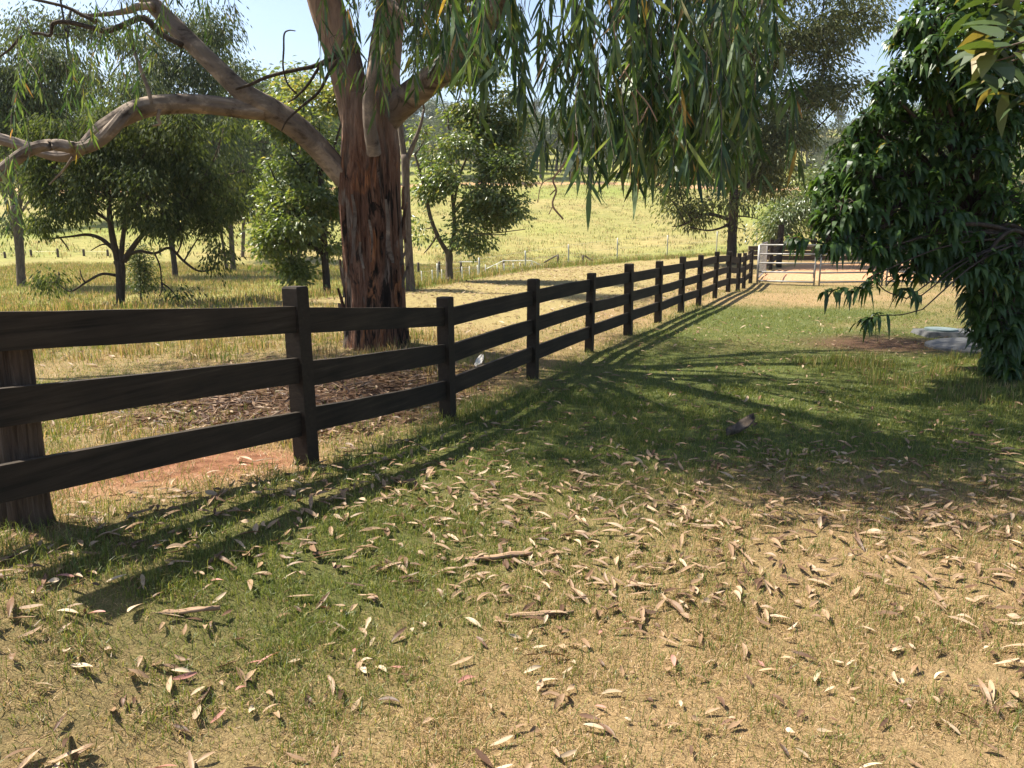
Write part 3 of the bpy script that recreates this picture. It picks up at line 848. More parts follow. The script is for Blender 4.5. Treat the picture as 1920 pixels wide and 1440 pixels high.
# grey gum at the far left edge
tree("tall_gum", "grey trunked gum at the far left edge with crown rising out of view", (38, 518), 33.0,
     [(39, 512, 9), (37, 470, 9), (33, 420, 10), (30, 385, 11)],
     [[(30, 400, 7), (20, 350, 6), (12, 290, 5), (10, 220, 4)], [(34, 395, 6), (44, 345, 5), (52, 280, 4), (60, 200, 3)], [(32, 410, 3), (60, 370, 2.5), (90, 340, 2)]],
     [(20, 130, 70, 60), (80, 170, 60, 55), (30, 230, 60, 55), (100, 240, 45, 45), (-30, 180, 70, 70), (60, 300, 45, 40), (10, 320, 45, 40), (110, 130, 40, 40), (20, 430, 20, 20)],
     'gum_far', 'grey_bark', 1100, 34, .24, .065, 102, .6, .42, gap=.5, tw_r=.02)
# taller gum behind the dark tree
tree("leaning_gum", "taller gum behind the dark spreading tree with an open crown against the sky", (327, 500), 40.0,
     [(327, 496, 6), (322, 460, 6), (310, 400, 6), (296, 330, 6), (282, 280, 6)],
     [[(286, 300, 5), (250, 230, 4), (200, 170, 3.5), (140, 130, 3), (126, 80, 3), (132, 20, 2.5)], [(140, 135, 3), (128, 90, 3), (120, 40, 2.5), (110, -20, 2)], [(284, 290, 5), (300, 200, 4), (330, 130, 3), (350, 60, 2)], [(290, 310, 4), (350, 250, 3), (390, 190, 2)]],
     [(250, 190, 60, 50), (320, 200, 60, 50), (380, 190, 45, 50), (220, 250, 55, 45), (310, 120, 55, 45), (370, 110, 45, 45), (160, 160, 35, 30), (400, 60, 40, 40), (330, 50, 50, 40), (250, 90, 40, 35), (100, 40, 60, 30), (170, 60, 45, 30), (60, 60, 40, 30), (400, 270, 40, 45), (300, 275, 50, 35)],
     'gum_far', 'dark_bark', 1300, 34, .25, .07, 103, .6, .46, gap=.5, tw_r=.02)
# straight pole-like pair
tree("slender_gum", "straight slender gum trunk standing in the meadow left of the bright green tree", (437, 502), 44.0,
     [(437, 500, 6), (434, 450, 5.5), (431, 400, 5), (428, 340, 5), (426, 280, 4), (424, 220, 3)],
     [[(430, 380, 3), (455, 340, 2.5), (475, 310, 1.5)], [(428, 350, 3), (405, 310, 2), (390, 290, 1.5)]],
     [(425, 220, 40, 45), (455, 290, 35, 40), (400, 290, 35, 40), (440, 150, 30, 35), (420, 360, 40, 35), (465, 370, 32, 30), (395, 390, 25, 25), (450, 420, 20, 14)],
     'gum_far', 'grey_bark', 560, 32, .27, .075, 104, .6, .5, tw_r=.02)
tree("slender_gum", "thin leaning pale trunk close beside the straight slender gum", (425, 500), 45.0,
     [(424, 498, 3.5), (420, 470, 3), (414, 430, 3), (410, 390, 2.5)], [[(410, 392, 2.5), (412, 340, 2), (414, 320, 1.5)], [(411, 400, 1.5), (400, 408, 1)]], [(405, 360, 24, 26), (415, 320, 26, 28), (395, 405, 16, 14)],
     'gum_far', 'grey_bark', 70, 28, .25, .06, 105, .6, .45)


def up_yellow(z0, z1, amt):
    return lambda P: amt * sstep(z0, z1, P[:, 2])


# bright green tree between the limb and the trunk
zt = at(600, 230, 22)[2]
tree("bright_green_tree", "bright green rounded tree directly left of the big gum trunk", (613, 560), 22.0,
     [(614, 552, 9), (611, 510, 8), (608, 470, 8), (606, 430, 7.5), (604, 380, 7), (600, 320, 6), (595, 260, 5)],
     [[(608, 480, 5), (590, 465, 4), (570, 455, 3), (545, 462, 2)], [(606, 440, 5), (580, 400, 4), (550, 370, 3), (520, 350, 2)], [(606, 430, 5), (625, 390, 4), (640, 350, 3)], [(604, 390, 4), (575, 330, 3), (545, 290, 2)], [(601, 330, 4), (625, 280, 3), (640, 230, 2)]],
     [(540, 330, 55, 45), (590, 300, 45, 45), (510, 380, 42, 38), (560, 400, 50, 40), (610, 380, 45, 45), (525, 440, 38, 30), (575, 455, 40, 28), (500, 475, 28, 22), (545, 490, 35, 22), (560, 510, 22, 14), (620, 440, 35, 35), (500, 300, 36, 34), (545, 260, 40, 30), (600, 240, 40, 32), (520, 215, 30, 25), (570, 190, 38, 28), (625, 190, 36, 30), (590, 170, 30, 22)],
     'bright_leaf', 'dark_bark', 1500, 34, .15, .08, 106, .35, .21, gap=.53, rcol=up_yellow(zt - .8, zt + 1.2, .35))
# fork-topped pole trunk just right of the big gum
tree("forked_gum", "grey pole trunk with a forked top standing close behind the big gum", (770, 546), 21.0,
     [(770, 540, 10.5), (768, 500, 9.5), (765, 450, 9), (763, 400, 8.5), (761, 340, 8.5), (760, 290, 9.5)],
     [[(759, 300, 7), (752, 250, 6.5), (749, 200, 6), (745, 120, 5), (750, 40, 4), (748, -60, 3)], [(764, 296, 6), (776, 268, 5), (788, 236, 3.5), (795, 205, 2.5)]],
     [(760, -20, 60, 50), (800, 60, 35, 40), (740, -110, 80, 60), (820, -60, 50, 50), (800, 130, 28, 24)],
     'gum_far', 'grey_bark', 420, 30, .17, .042, 107, .6, .3)
# round yellow-green tree on the edge of the track
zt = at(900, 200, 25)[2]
tree("track_side_tree", "leafy yellow green tree with forked trunk on the edge of the dry track", (843, 531), 25.0,
     [(843, 526, 8.5), (842, 500, 8), (842, 478, 8.5), (838, 468, 8)],
     [[(838, 472, 5.5), (822, 445, 5), (808, 410, 4.5), (800, 375, 4), (790, 330, 3.5), (778, 290, 2.5)], [(845, 470, 5), (852, 430, 4.5), (850, 390, 4), (846, 340, 3.5), (843, 270, 3), (840, 220, 2)], [(850, 400, 3.5), (875, 370, 3), (910, 340, 2.5), (940, 330, 1.8)], [(851, 385, 3), (862, 330, 3), (885, 270, 2.2), (900, 220, 1.5)], [(820, 440, 3), (806, 462, 2), (795, 475, 1.2)]],
     [(880, 440, 42, 30), (920, 400, 50, 40), (960, 390, 42, 42), (985, 430, 22, 18), (900, 340, 55, 42), (950, 320, 48, 42), (850, 330, 42, 40), (870, 260, 48, 40), (920, 240, 50, 40), (960, 260, 36, 36), (820, 280, 32, 36), (880, 190, 45, 35), (930, 170, 38, 34), (830, 210, 32, 34), (805, 350, 24, 28), (795, 430, 20, 26), (950, 440, 22, 14), (860, 130, 40, 30), (910, 110, 40, 35), (800, 250, 20, 24)],
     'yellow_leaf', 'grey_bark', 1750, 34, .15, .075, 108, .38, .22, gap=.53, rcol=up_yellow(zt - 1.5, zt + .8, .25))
# big dark tree beyond the end of the fence
tree("large_shade_tree", "large dense dark green tree with a low skirt beyond the end of the timber fence", (1372, 480), 36.0,
     [(1372, 470, 11), (1373, 440, 10), (1375, 405, 10.5), (1376, 360, 10), (1374, 300, 9), (1370, 240, 8)],
     [[(1368, 412, 4), (1335, 402, 4), (1310, 405, 3), (1285, 420, 2)], [(1366, 420, 3), (1350, 428, 2.5), (1325, 432, 2), (1290, 425, 1.3)], [(1378, 380, 5), (1420, 330, 4), (1470, 300, 3), (1500, 270, 2)], [(1374, 350, 5), (1330, 300, 4), (1290, 260, 3), (1260, 240, 2)], [(1370, 250, 6), (1400, 170, 5), (1420, 80, 4), (1430, 0, 3)], [(1370, 240, 5), (1330, 160, 4), (1310, 80, 3)], [(1400, 170, 4), (1470, 110, 3), (1530, 60, 2)]],
     [(1290, 400, 45, 30), (1260, 425, 22, 14), (1330, 370, 55, 40), (1390, 360, 55, 45), (1430, 330, 55, 45), (1270, 330, 45, 45), (1250, 270, 50, 50), (1320, 280, 60, 55), (1400, 260, 65, 55), (1470, 270, 55, 55), (1500, 200, 60, 55), (1540, 150, 55, 55), (1420, 170, 65, 55), (1340, 180, 60, 55), (1290, 190, 50, 50), (1460, 80, 65, 50), (1540, 60, 60, 45), (1600, 40, 50, 45), (1620, 120, 35, 40), (1590, 180, 35, 30), (1380, 80, 60, 50), (1320, 60, 50, 50), (1420, -30, 80, 60), (1540, -40, 80, 50), (1640, 10, 26, 26), (1420, 410, 25, 32), (1395, 430, 20, 24), (1230, 350, 25, 40)],
     'olive_leaf', 'dark_bark', 2300, 36, .23, .075, 109, .5, .36, gap=.42, twig_share=.4, tw_r=.018)
# olive tree behind the steel gate
tree("gateside_tree", "small olive green tree with pale leaning stems behind the steel gate", (1525, 468), 42.0,
     [(1526, 462, 5), (1524, 440, 5), (1524, 410, 4.5), (1520, 390, 4)],
     [[(1522, 420, 3.5), (1512, 400, 3), (1500, 375, 2)], [(1524, 410, 3), (1535, 380, 2.5), (1545, 350, 1.6)], [(1526, 462, 2.6), (1500, 456, 2.5, -.6), (1488, 446, 2.4, -1), (1475, 428, 2, -1), (1465, 405, 1.6, -1)]],
     [(1470, 410, 35, 30), (1510, 380, 40, 36), (1550, 400, 35, 34), (1480, 360, 35, 30), (1540, 350, 40, 34), (1450, 440, 25, 20), (1580, 430, 34, 26), (1490, 435, 22, 14), (1610, 390, 40, 40)],
     'yellow_leaf', 'grey_bark', 620, 32, .24, .075, 110, .45, .42, tw_r=.018)
# second tree behind the peach
tree("dense_tree", "dark dense tree behind the leafy peach tree at the right edge", (1720, 470), 33.0,
     [(1720, 468, 9), (1718, 430, 8), (1716, 380, 8)], [],
     [(1690, 330, 60, 55), (1760, 300, 70, 60), (1640, 350, 45, 40), (1830, 330, 70, 60), (1700, 420, 50, 28), (1800, 420, 70, 35), (1620, 290, 40, 40), (1880, 380, 60, 60)],
     'dark_leaf', 'dark_bark', 900, 32, .25, .08, 111, .5, .42)
# sapling and shrubs left
tree("young_tree", "bushy sapling with small leaves directly right of the dark tree's trunk", (264, 560), 20.5,
     [(264, 552, 2.5), (262, 520, 2.2), (262, 490, 2), (262, 470, 1.6)], [[(270, 550, 2), (272, 510, 1.6), (270, 480, 1.2)]],
     [(262, 500, 18, 32), (268, 530, 18, 22), (258, 470, 14, 20), (274, 505, 12, 22), (252, 540, 10, 14)],
     'gum_far', 'dark_bark', 110, 24, .09, .028, 112, .4, .14, cat="sapling")

# leafy understorey of yellow-topped gums seen between limb and sky
for k, (px, py, Yd, r, lab) in enumerate([(455, 505, 62, 60, "hazy gum farthest left of the three between the limb and the sky"), (490, 500, 70, 55, "hazy gum in the middle of the three between the limb and the sky"), (560, 500, 58, 62, "yellow topped gum behind the bright green tree")]):
    tree("hazy_gum", lab, (px, py), Yd, [(px, 480, 4), (px + 2, 400, 4), (px, 300, 3)], [],
         [(px - 8, 190, 34, 40), (px + 20, 220, 34, 36), (px - 26, 240, 30, 34), (px + 6, 280, 44, 40), (px - 6, 150, 22, 24), (px + 20, 330, 36, 30), (px - 20, 340, 36, 34)],
         'hill_leaf' if k < 2 else 'yellow_leaf', 'grey_bark', 420, 24, .45, .16, 120 + k, .45, .7)

# ------------------------------------------------------------------ peach-like tree at the right
def shoot_leaves(mb, P, axis, n, L, W, rng, up=.5):
    """a drooping rosette: leaves spring outwards from the shoot tip and arch down"""
    t = rng.random(n)
    base = P - axis * (t * .16)[:, None]
    h = norm(np.cross(np.broadcast_to(axis, (n, 3)), rng.normal(size=(n, 3))) + axis * .35)
    h[:, 2] = h[:, 2] * .5 + up * (1 - .4 * t)
    D = norm(h)
    Ls = L * rng.uniform(.65, 1.15, n); Ws = W * rng.uniform(.8, 1.2, n)
    bend = np.zeros((n, 3)); bend[:, 2] = -rng.uniform(.55, 1.05, n)
    bend[:, :2] = -D[:, :2] * .25
    side = norm(np.cross(D, np.array([0, 0, 1.0])) + rng.normal(size=(n, 3)) * .25)
    r = np.clip(rng.normal(.42, .2, n), 0, 1)
    r = np.where(rng.random(n) < .006, 1.0, np.minimum(r, .97))
    add_leaves(mb, base, D, Ls, Ws, r, bend, 4, rng, side)


prng = np.random.default_rng(31)
bx, by = 6.05, 9.15
peach = empty("peach_tree", (bx, by, hz(bx, by)), "dense leafy tree with long drooping glossy leaves filling the right edge", "tree")
lv, bw, tk = MB(), MB(), MB()
b0 = np.array([bx, by, hz(bx, by)])
hub = []
for dx, dy, h_ in ((0, 0, 1.0), (-.5, -.1, .9), (.5, -.3, 1.0), (.1, .5, 1.1), (-.3, -.5, .8)):
    p_ = [b0 + [dx * .15, dy * .15, -.2], b0 + [dx * .4, dy * .4, .35], b0 + [dx * .9, dy * .9, .35 + h_ * .6], b0 + [dx * 1.5, dy * 1.5, .6 + h_ * 1.2]]
    tk.tube(p_, [.075, .06, .05, .035], 9, 5, .12)
    hub.append(p_[-1])
hub = np.array(hub)
tk.build("trunk", M['dark_bark'], peach, smooth=True)
PC = [(1700, 330, 75, 55, 8.3), (1620, 330, 60, 55, 8.0), (1580, 390, 50, 40, 7.9), (1660, 410, 70, 45, 8.0), (1740, 420, 80, 50, 8.2), (1640, 260, 60, 40, 8.2), (1720, 250, 70, 40, 8.3), (1800, 300, 80, 60, 8.4), (1870, 380, 80, 80, 8.6),
      (1700, 130, 55, 30, 8.0), (1660, 165, 40, 30, 7.9), (1760, 60, 60, 45, 7.9), (1740, 100, 45, 30, 7.8), (1830, 190, 70, 60, 8.4), (1900, 240, 60, 80, 8.6), (1850, 80, 70, 60, 8.5), (1780, 160, 50, 25, 8.2),
      (1820, 470, 80, 60, 8.5), (1880, 520, 70, 70, 8.6), (1720, 500, 50, 35, 8.1), (1660, 470, 50, 28, 7.9), (1600, 450, 45, 22, 7.8), (1870, 600, 60, 50, 8.3), (1880, 650, 55, 40, 8.3), (1910, 560, 50, 60, 8.5),
      (1860, 450, 90, 80, 9.6), (1780, 380, 90, 70, 9.6), (1700, 380, 80, 60, 9.4), (1990, 420, 120, 150, 9.2), (2000, 200, 120, 120, 9.2), (1990, 600, 90, 70, 9.0), (1950, 30, 120, 80, 9.2), (1880, -80, 120, 70, 9.0), (2080, 350, 120, 160, 9.6), (1800, 450, 80, 60, 9.0), (1760, 10, 60, 40, 8.2), (1840, 20, 80, 50, 8.6), (1700, 60, 40, 30, 8.0), (1900, 120, 80, 70, 8.6), (1790, 120, 60, 40, 8.3), (1740, 170, 50, 25, 8.1), (1860, 560, 60, 50, 8.1), (1905, 500, 60, 50, 8.2), (1830, 500, 50, 40, 8.0), (1565, 350, 45, 45, 8.2), (1600, 280, 45, 32, 8.3), (1555, 410, 30, 36, 7.9), (1600, 380, 60, 40, 8.6), (1640, 320, 60, 50, 8.8), (1580, 330, 35, 30, 8.2), (1620, 230, 35, 25, 8.2), (1680, 200, 50, 30, 8.4), (1760, 220, 60, 40, 8.6), (1900, 640, 60, 60, 9.0), (1870, 690, 40, 26, 8.6), (1560, 420, 24, 20, 7.8), (1550, 455, 18, 14, 7.7)]
for px, py, rx, ry, Yd in PC:
    s = Yd * 1.01 / FPX
    c = at(px, py, Yd); r = np.array([rx * s, rx * s * .9, ry * s])
    k = int(max(7, 34 * (rx * ry / 4200.0) ** .8))
    q = norm(prng.normal(size=(k, 3))) * prng.random((k, 1)) ** .4
    tips = c + q * r
    hb = hub[np.argmin(np.linalg.norm(hub - c, axis=1))]
    bw.tube(np.array([hb, (hb + c) / 2 + [0, 0, .2], c]), [.03, .022, .012], 6, 5)
    for tpt in tips:
        ax = norm((tpt - b0) * [1, 1, .35] + prng.normal(size=3) * .4 + [0, 0, .15])
        bw.tube(np.array([c, (c + tpt) / 2 + [0, 0, .06], tpt]), [.008, .006, .003], 4, 3, caps=False)
        shoot_leaves(lv, tpt, ax, 15, .20, .050, prng)
# the low arching shoots that reach out over the lawn
for path, Yd in (([(1700, 560), (1660, 545), (1640, 520), (1636, 498)], 7.6), ([(1640, 515), (1625, 535), (1600, 545), (1570, 545), (1545, 548)], 7.5), ([(1730, 580), (1690, 590), (1650, 592), (1615, 605)], 7.4), ([(1720, 560), (1700, 545), (1690, 540)], 7.6), ([(1640, 470), (1590, 462), (1550, 458), (1480, 445)], 7.7), ([(1560, 460), (1520, 450), (1490, 445)], 7.7)):
    p_, r_ = pix([(a, b, 1.4) for a, b in path], Yd)
    bw.tube(p_, r_, 5, 4)
    hb = hub[np.argmin(np.linalg.norm(hub - p_[0], axis=1))]
    bw.tube(np.array([hb, hb * .45 + p_[0] * .55 + [0, 0, .12], p_[0]]), [.012, .009, .006], 6, 5)
    for a, b in zip(p_[1:-1], p_[2:]):
        for t in (.3, .8):
            if prng.random() < .8:
                shoot_leaves(lv, a * (1 - t) + b * t, norm(b - a), 9, .17, .04, prng, .15)
    shoot_leaves(lv, p_[-1], norm(p_[-1] - p_[-2]), 14, .18, .042, prng, .15)
lv.build("crown", M['peach_leaf'], peach)
bw.build("branchwork", M['dark_bark'], peach, smooth=True)

# a second, broad-leaved tree leans in at the top right corner
qrng = np.random.default_rng(77)
bl = empty("broadleaf_tree", (4.55, 4.4, hz(4.55, 4.4)), "broad pale green leaves reaching in at the top right corner", "tree")
MB().tube([(4.55, 4.4, hz(4.55, 4.4) - .2), (4.5, 4.42, 1.0), (4.42, 4.46, 1.9), (4.3, 4.5, 2.9), (4.2, 4.5, 3.6)], [.07, .06, .055, .04, .02], 10, 5, .1).build("trunk", M['grey_bark'], bl, smooth=True)
lv, bw = MB(), MB()
for px, py in ((1850, 60), (1860, 95), (1850, 120), (1880, 40), (1900, 100), (1860, 10), (1880, 160), (1910, 30), (1850, 130), (1960, 90), (1990, 20), (1940, 180), (1900, -40), (1830, -60), (2000, 140)):
    c = at(px, py, 4.5 + qrng.normal() * .2)
    bw.tube(np.array([(4.3, 4.5, 2.7), (np.array([4.3, 4.5, 3.0]) + c) / 2, c]), [.014, .01, .004], 5, 4)
    n = 7
    D = norm(qrng.normal(size=(n, 3)) * [1, 1, .4] + [-.35, -.1, -.25])
    bend = np.zeros((n, 3)); bend[:, 2] = -qrng.uniform(.1, .5, n)
    side = norm(np.cross(D, np.array([0, 0, 1.0])) + qrng.normal(size=(n, 3)) * .35)
    add_leaves(lv, c + qrng.normal(size=(n, 3)) * .05, D, .24 * qrng.uniform(.6, 1.1, n), .095 * qrng.uniform(.8, 1.1, n), qrng.random(n), bend, 4, qrng, side)
lv.build("leaves", M['broad_leaf'], bl); bw.build("branchwork", M['grey_bark'], bl, smooth=True)

# ------------------------------------------------------------------ far hillside trees
protos = []
for v in range(5):
    rng = np.random.default_rng(300 + v)
    H_ = 9 + 3 * rng.random()
    cl = [(np.array([rng.normal() * 1.5, rng.normal() * 1.5, H_ * rng.uniform(.5, .95)]), np.array([1.0, 1.0, .75]) * rng.uniform(1.1, 2.1)) for _ in range(10)]
    cr, br = MB(), MB()
    crown_mesh(cr, br, cl, 150, 24, .5, .2, rng, .45, .55, tw_r=.03, twig_share=.25)
    tk = MB()
    tk.tube([(0, 0, -.5), (rng.normal() * .1, 0, H_ * .2), (rng.normal() * .3, rng.normal() * .3, H_ * .5)], [.26, .2, .14], 8, 4, .1)
    for c, r in cl:
        tk.tube(np.array([(0, 0, H_ * .42), c * [.5, .5, .75], c]), [.11, .07, .04], 5, 3)
    protos.append((tk, cr))
pm = []
FORCED = [((px - 960) / 1440 * y, y) for px, y in ((955, 152), (985, 170), (1012, 160), (1040, 178), (1066, 155), (1098, 172), (1130, 158), (1165, 182), (1200, 160), (1240, 175), (1285, 158), (1330, 170), (40, 82), (120, 96), (180, 88), (280, 84), (345, 100), (400, 92), (462, 98), (520, 104), (570, 96), (660, 120), (800, 150), (850, 165), (900, 155))]
hrng = np.random.default_rng(99)
spots = list(FORCED)
while len(spots) < 300:
    y = hrng.uniform(118, 340) if hrng.random() < .35 else hrng.uniform(150, 235); x = hrng.uniform(-.64, .62) * y
    px = 960 + 1440 * x / y
    if y < 150 and px > 560: continue
    if 150 < y < 165 and 1000 < px < 1300 and hrng.random() < .7: continue
    if all((x - a) ** 2 + (y - b) ** 2 > 20 for a, b in spots): spots.append((x, y))
for i, (x, y) in enumerate(sorted(spots, key=lambda s: s[1])):
    v = i % 5
    root = bpy.data.objects.new("hillside_tree", None); link(root)
    root.location = (x, y, hz(x, y)); root.rotation_euler = (0, 0, hrng.uniform(0, 6.28))
    s = hrng.uniform(.7, 1.15) * (0.45 if hrng.random() < .2 and i > 30 else 1)
    root.scale = (s * hrng.uniform(.9, 1.2),) * 2 + (s,)
    tag(root, "distant grey green gum tree scattered with others over the far hillside", "tree", "gum trees on the far hillside")
    if len(pm) <= v:
        tk, cr = protos[v]
        for p_, nm, mt in ((tk, "trunk", 'grey_bark'), (cr, "crown", 'hill_leaf')):
            loc = tuple(root.location); root.location = (0, 0, 0)
            ob = p_.build(nm, M[mt], root, smooth=(nm == "trunk"))
            root.location = loc
            pm.append(None) if nm == "trunk" else None
            protos[v] = protos[v] + (ob.data,)
    else:
        for nm, dt in zip(("trunk", "crown"), protos[v][2:]):
            ob = bpy.data.objects.new(nm, dt); link(ob, root)

# ------------------------------------------------------------------ steel gates and yard fences
def pipe(mb, a, b, r, seg=8):
    mb.tube(np.array([a, b]), [r, r], seg, 1)


def gate(name, label, a, b, h, bars, posts=True, z0=.12, mesh=False, group=None):
    a, b = np.array(a), np.array(b)
    za, zb_ = hz(*a), hz(*b)
    root = empty(name, (a[0], a[1], za), label, "gate", group)
    A = np.array([*a, za]); B = np.array([*b, zb_]); up = np.array([0, 0, 1.])
    for p in (A, B):
        fr = MB()
        pipe(fr, p - up * .1 if posts else p + up * z0, p + up * h, .026)
        fr.build("upright", M['galv'], root, smooth=True)
    for k in range(bars):
        z = z0 + (h - z0) * k / (bars - 1) - (.004 if k == bars - 1 else 0)
        m_ = MB(); pipe(m_, A + up * z, B + up * z, .025); m_.build("bar", M['galv'], root, smooth=True)
    if mesh:
        w = MB()
        for t in np.linspace(.04, .96, 26): pipe(w, A + (B - A) * t + up * z0, A + (B - A) * t + up * h, .004, 4)
        for z in np.linspace(z0, h, 9): pipe(w, A + up * z, B + up * z, .004, 4)
        w.build("wire_mesh", M['wire'], root)
    else:
        m_ = MB(); pipe(m_, B + up * .25 - (B - A) * .02, B + up * .5 - (B - A) * .02, .014); m_.build("latch", M['galv'], root)
    return root


gate("steel_gate", "galvanised five bar gate panel nearest to the end of the timber fence", (7.86, 24.75), (9.28, 23.75), 1.25, 5)
gate("steel_gate", "galvanised five bar panel second from the timber fence in front of the dirt yard", (9.42, 23.7), (11.15, 23.3), 1.25, 5)
gate("steel_gate", "galvanised five bar panel half hidden by the drooping peach leaves", (11.28, 23.3), (13.15, 23.0), 1.25, 5)
gate("steel_gate", "galvanised five bar panel behind the peach tree trunk at the right", (13.28, 23.0), (15.2, 22.8), 1.25, 5)
gate("mesh_gate", "open wire mesh gate swung back into the dirt yard behind the steel gate", (7.98, 25.2), (9.75, 29.8), 1.2, 2, mesh=True)

# dark timber fence beyond the gateway
f2 = empty("yard_fence", (9.9, 30.4, hz(9.9, 30.4)), "short dark timber fence with a tall strainer post beyond the gateway", "fence")
pts2 = [(9.9, 30.6, 1.2), (10.75, 32.3, 1.25), (11.75, 34.2, 1.85)]
for x, y, h in pts2:
    w = .07 if h < 1.5 else .1
    z = hz(x, y)
    MB().hexa([(x + a * w, y + b * w, z + c) for c in (-.2, h) for a, b in ((-1, -1), (1, -1), (1, 1), (-1, 1))]).build("post", M['timber'], f2)
for (x0, y0, h0), (x1, y1, h1) in zip(pts2[:-1], pts2[1:]):
    d = np.array([x1 - x0, y1 - y0]); d /= np.linalg.norm(d); n = np.array([d[1], -d[0]]) * .022
    for hh in (.3, .65, 1.0):
        za, zb_ = hz(x0, y0) + hh, hz(x1, y1) + hh + (.25 if h1 > 1.5 else 0)
        MB().hexa([(x0 - n[0], y0 - n[1], za - .08), (x1 - n[0], y1 - n[1], zb_ - .08), (x1 + n[0], y1 + n[1], zb_ - .08), (x0 + n[0], y0 + n[1], za - .08),
                   (x0 - n[0], y0 - n[1], za + .08), (x1 - n[0], y1 - n[1], zb_ + .08), (x1 + n[0], y1 + n[1], zb_ + .08), (x0 + n[0], y0 + n[1], za + .08)]).build("rail", M['timber'], f2)
# low timber sleeper wall and white pipe fence behind the yard
f3_ = empty("pipe_fence", (14, 37, hz(14, 37)), "white pipe fence with a sloping brace along the back of the dirt yard", "fence")
zf = lambda x: hz(x, 37.2)
for px in (1563, 1660, 1710, 1785, 1860):
    x = (px - 960) / FPX * 37.2
    m_ = MB(); pipe(m_, (x, 37.2, zf(x) - .1), (x, 37.2, zf(x) + 1.0), .05); m_.build("post", M['wpaint'], f3_, smooth=True)
x0, x1 = (1480 - 960) / FPX * 37.2, (1900 - 960) / FPX * 37.2
m_ = MB(); m_.tube([(x0, 37.2, zf(x0) + .82), ((x0 + x1) / 2, 37.2, zf((x0 + x1) / 2) + .82), (x1, 37.2, zf(x1) + .82)], .035, 8, 3); m_.build("rail", M['galv'], f3_, smooth=True)
m_ = MB(); pipe(m_, at(1566, 486, 37.1), at(1600, 470, 37.1), .05); m_.build("brace", M['wpaint'], f3_, smooth=True)
f4_ = MB()
zs = [hz(x, 39.5) for x in (12.0, 24.0)]
for k in range(3):
    f4_.hexa([(x, y, z + .05 + .24 * k + dz) for dz in (0, .21) for x, y, z in ((12, 39.5, zs[0]), (24, 39.5, zs[1]), (24, 39.62 + .01 * k, zs[1]), (12, 39.62 + .01 * k, zs[0]))])
tag(f4_.build("sleeper_wall", M['dpost']), "low dark wall of stacked sleepers at the back of the dirt yard", "wall")


def wire_fence(name, label, posts, mat, wires, r=.03, droop=0, thin=None):
    """posts: (px, top py, Y); wires: fractions of post height"""
    tops = [at(p[0], p[1], p[2]) for p in posts]
    b0 = tops[0]
    root = empty(name, (b0[0], b0[1], hz(b0[0], b0[1])), label, "fence")
    for t in tops:
        m_ = MB(); m_.tube([(t[0], t[1], hz(t[0], t[1]) - .1), (t[0] + .01, t[1], (hz(t[0], t[1]) + t[2]) / 2), tuple(t)], r, 7, 2, .1)
        m_.build("post", M[mat], root, smooth=True)
    w = MB()
    for f in wires:
        for a, b in zip(tops[:-1], tops[1:]):
            za, zb_ = hz(a[0], a[1]), hz(b[0], b[1])
            w.tube([(a[0], a[1], za + (a[2] - za) * f), (b[0], b[1], zb_ + (b[2] - zb_) * f)], .004, 4, 1, caps=False)
    w.build("wire", M['wire'], root)
    return root


wire_fence("wire_fence", "wire fence on pale steel posts along the far edge of the dry track", [(820, 494, 27), (898, 483, 30), (985, 470, 33.5), (1066, 458, 37.5), (1158, 446, 41), (1252, 441, 45), (1345, 434, 49), (1420, 428, 53)], 'gpost', (.3, .6, .95), .035)
wf = wire_fence("white_fence", "low white fence of thin pickets below the dry track", [(790, 508, 34), (810, 506, 34.3), (828, 505, 34.6), (866, 500, 36), (880, 499, 36.4), (895, 497, 36.8), (910, 496, 37.2), (932, 494, 38), (945, 494, 38.3), (962, 493, 38.6), (975, 492, 39), (998, 489, 39.5)], 'wpaint', (.95,), .02)
m_ = MB()
for a, b, r in (((912, 504), (944, 489), .022), ((944, 489), (998, 489), .022), ((998, 489), (992, 506), .03), ((1000, 490), (1020, 501), .022), ((862, 491), (895, 491), .022)):
    pipe(m_, at(*a, 39.3), at(*b, 39.3), r)
m_.build("brace", M['wpaint'], wf)
df = wire_fence("post_fence", "old dark post and wire fence with sloping braces across the meadow", [(784, 492, 44), (823, 490, 45), (864, 489, 46), (944, 487, 48), (1046, 477, 52), (1093, 478, 54)], 'dpost', (.5, .9), .07)
m_ = MB()
for a, b in (((1044, 479), (1020, 492)), ((1096, 479), (1112, 490))): pipe(m_, at(*a, 52.5), at(*b, 52.5), .05)
m_.build("brace", M['dpost'], df)
lf = wire_fence("post_fence", "dark stub posts and wire in the far meadow left of the bright green tree", [(-20, 474, 60), (8, 472, 60), (57, 468, 61), (107, 466, 61), (156, 467, 62), (201, 468, 62), (300, 474, 63), (352, 478, 64), (464, 484, 66), (473, 485, 66), (502, 487, 67), (620, 500, 66)], 'dpost', (.7,), .09)

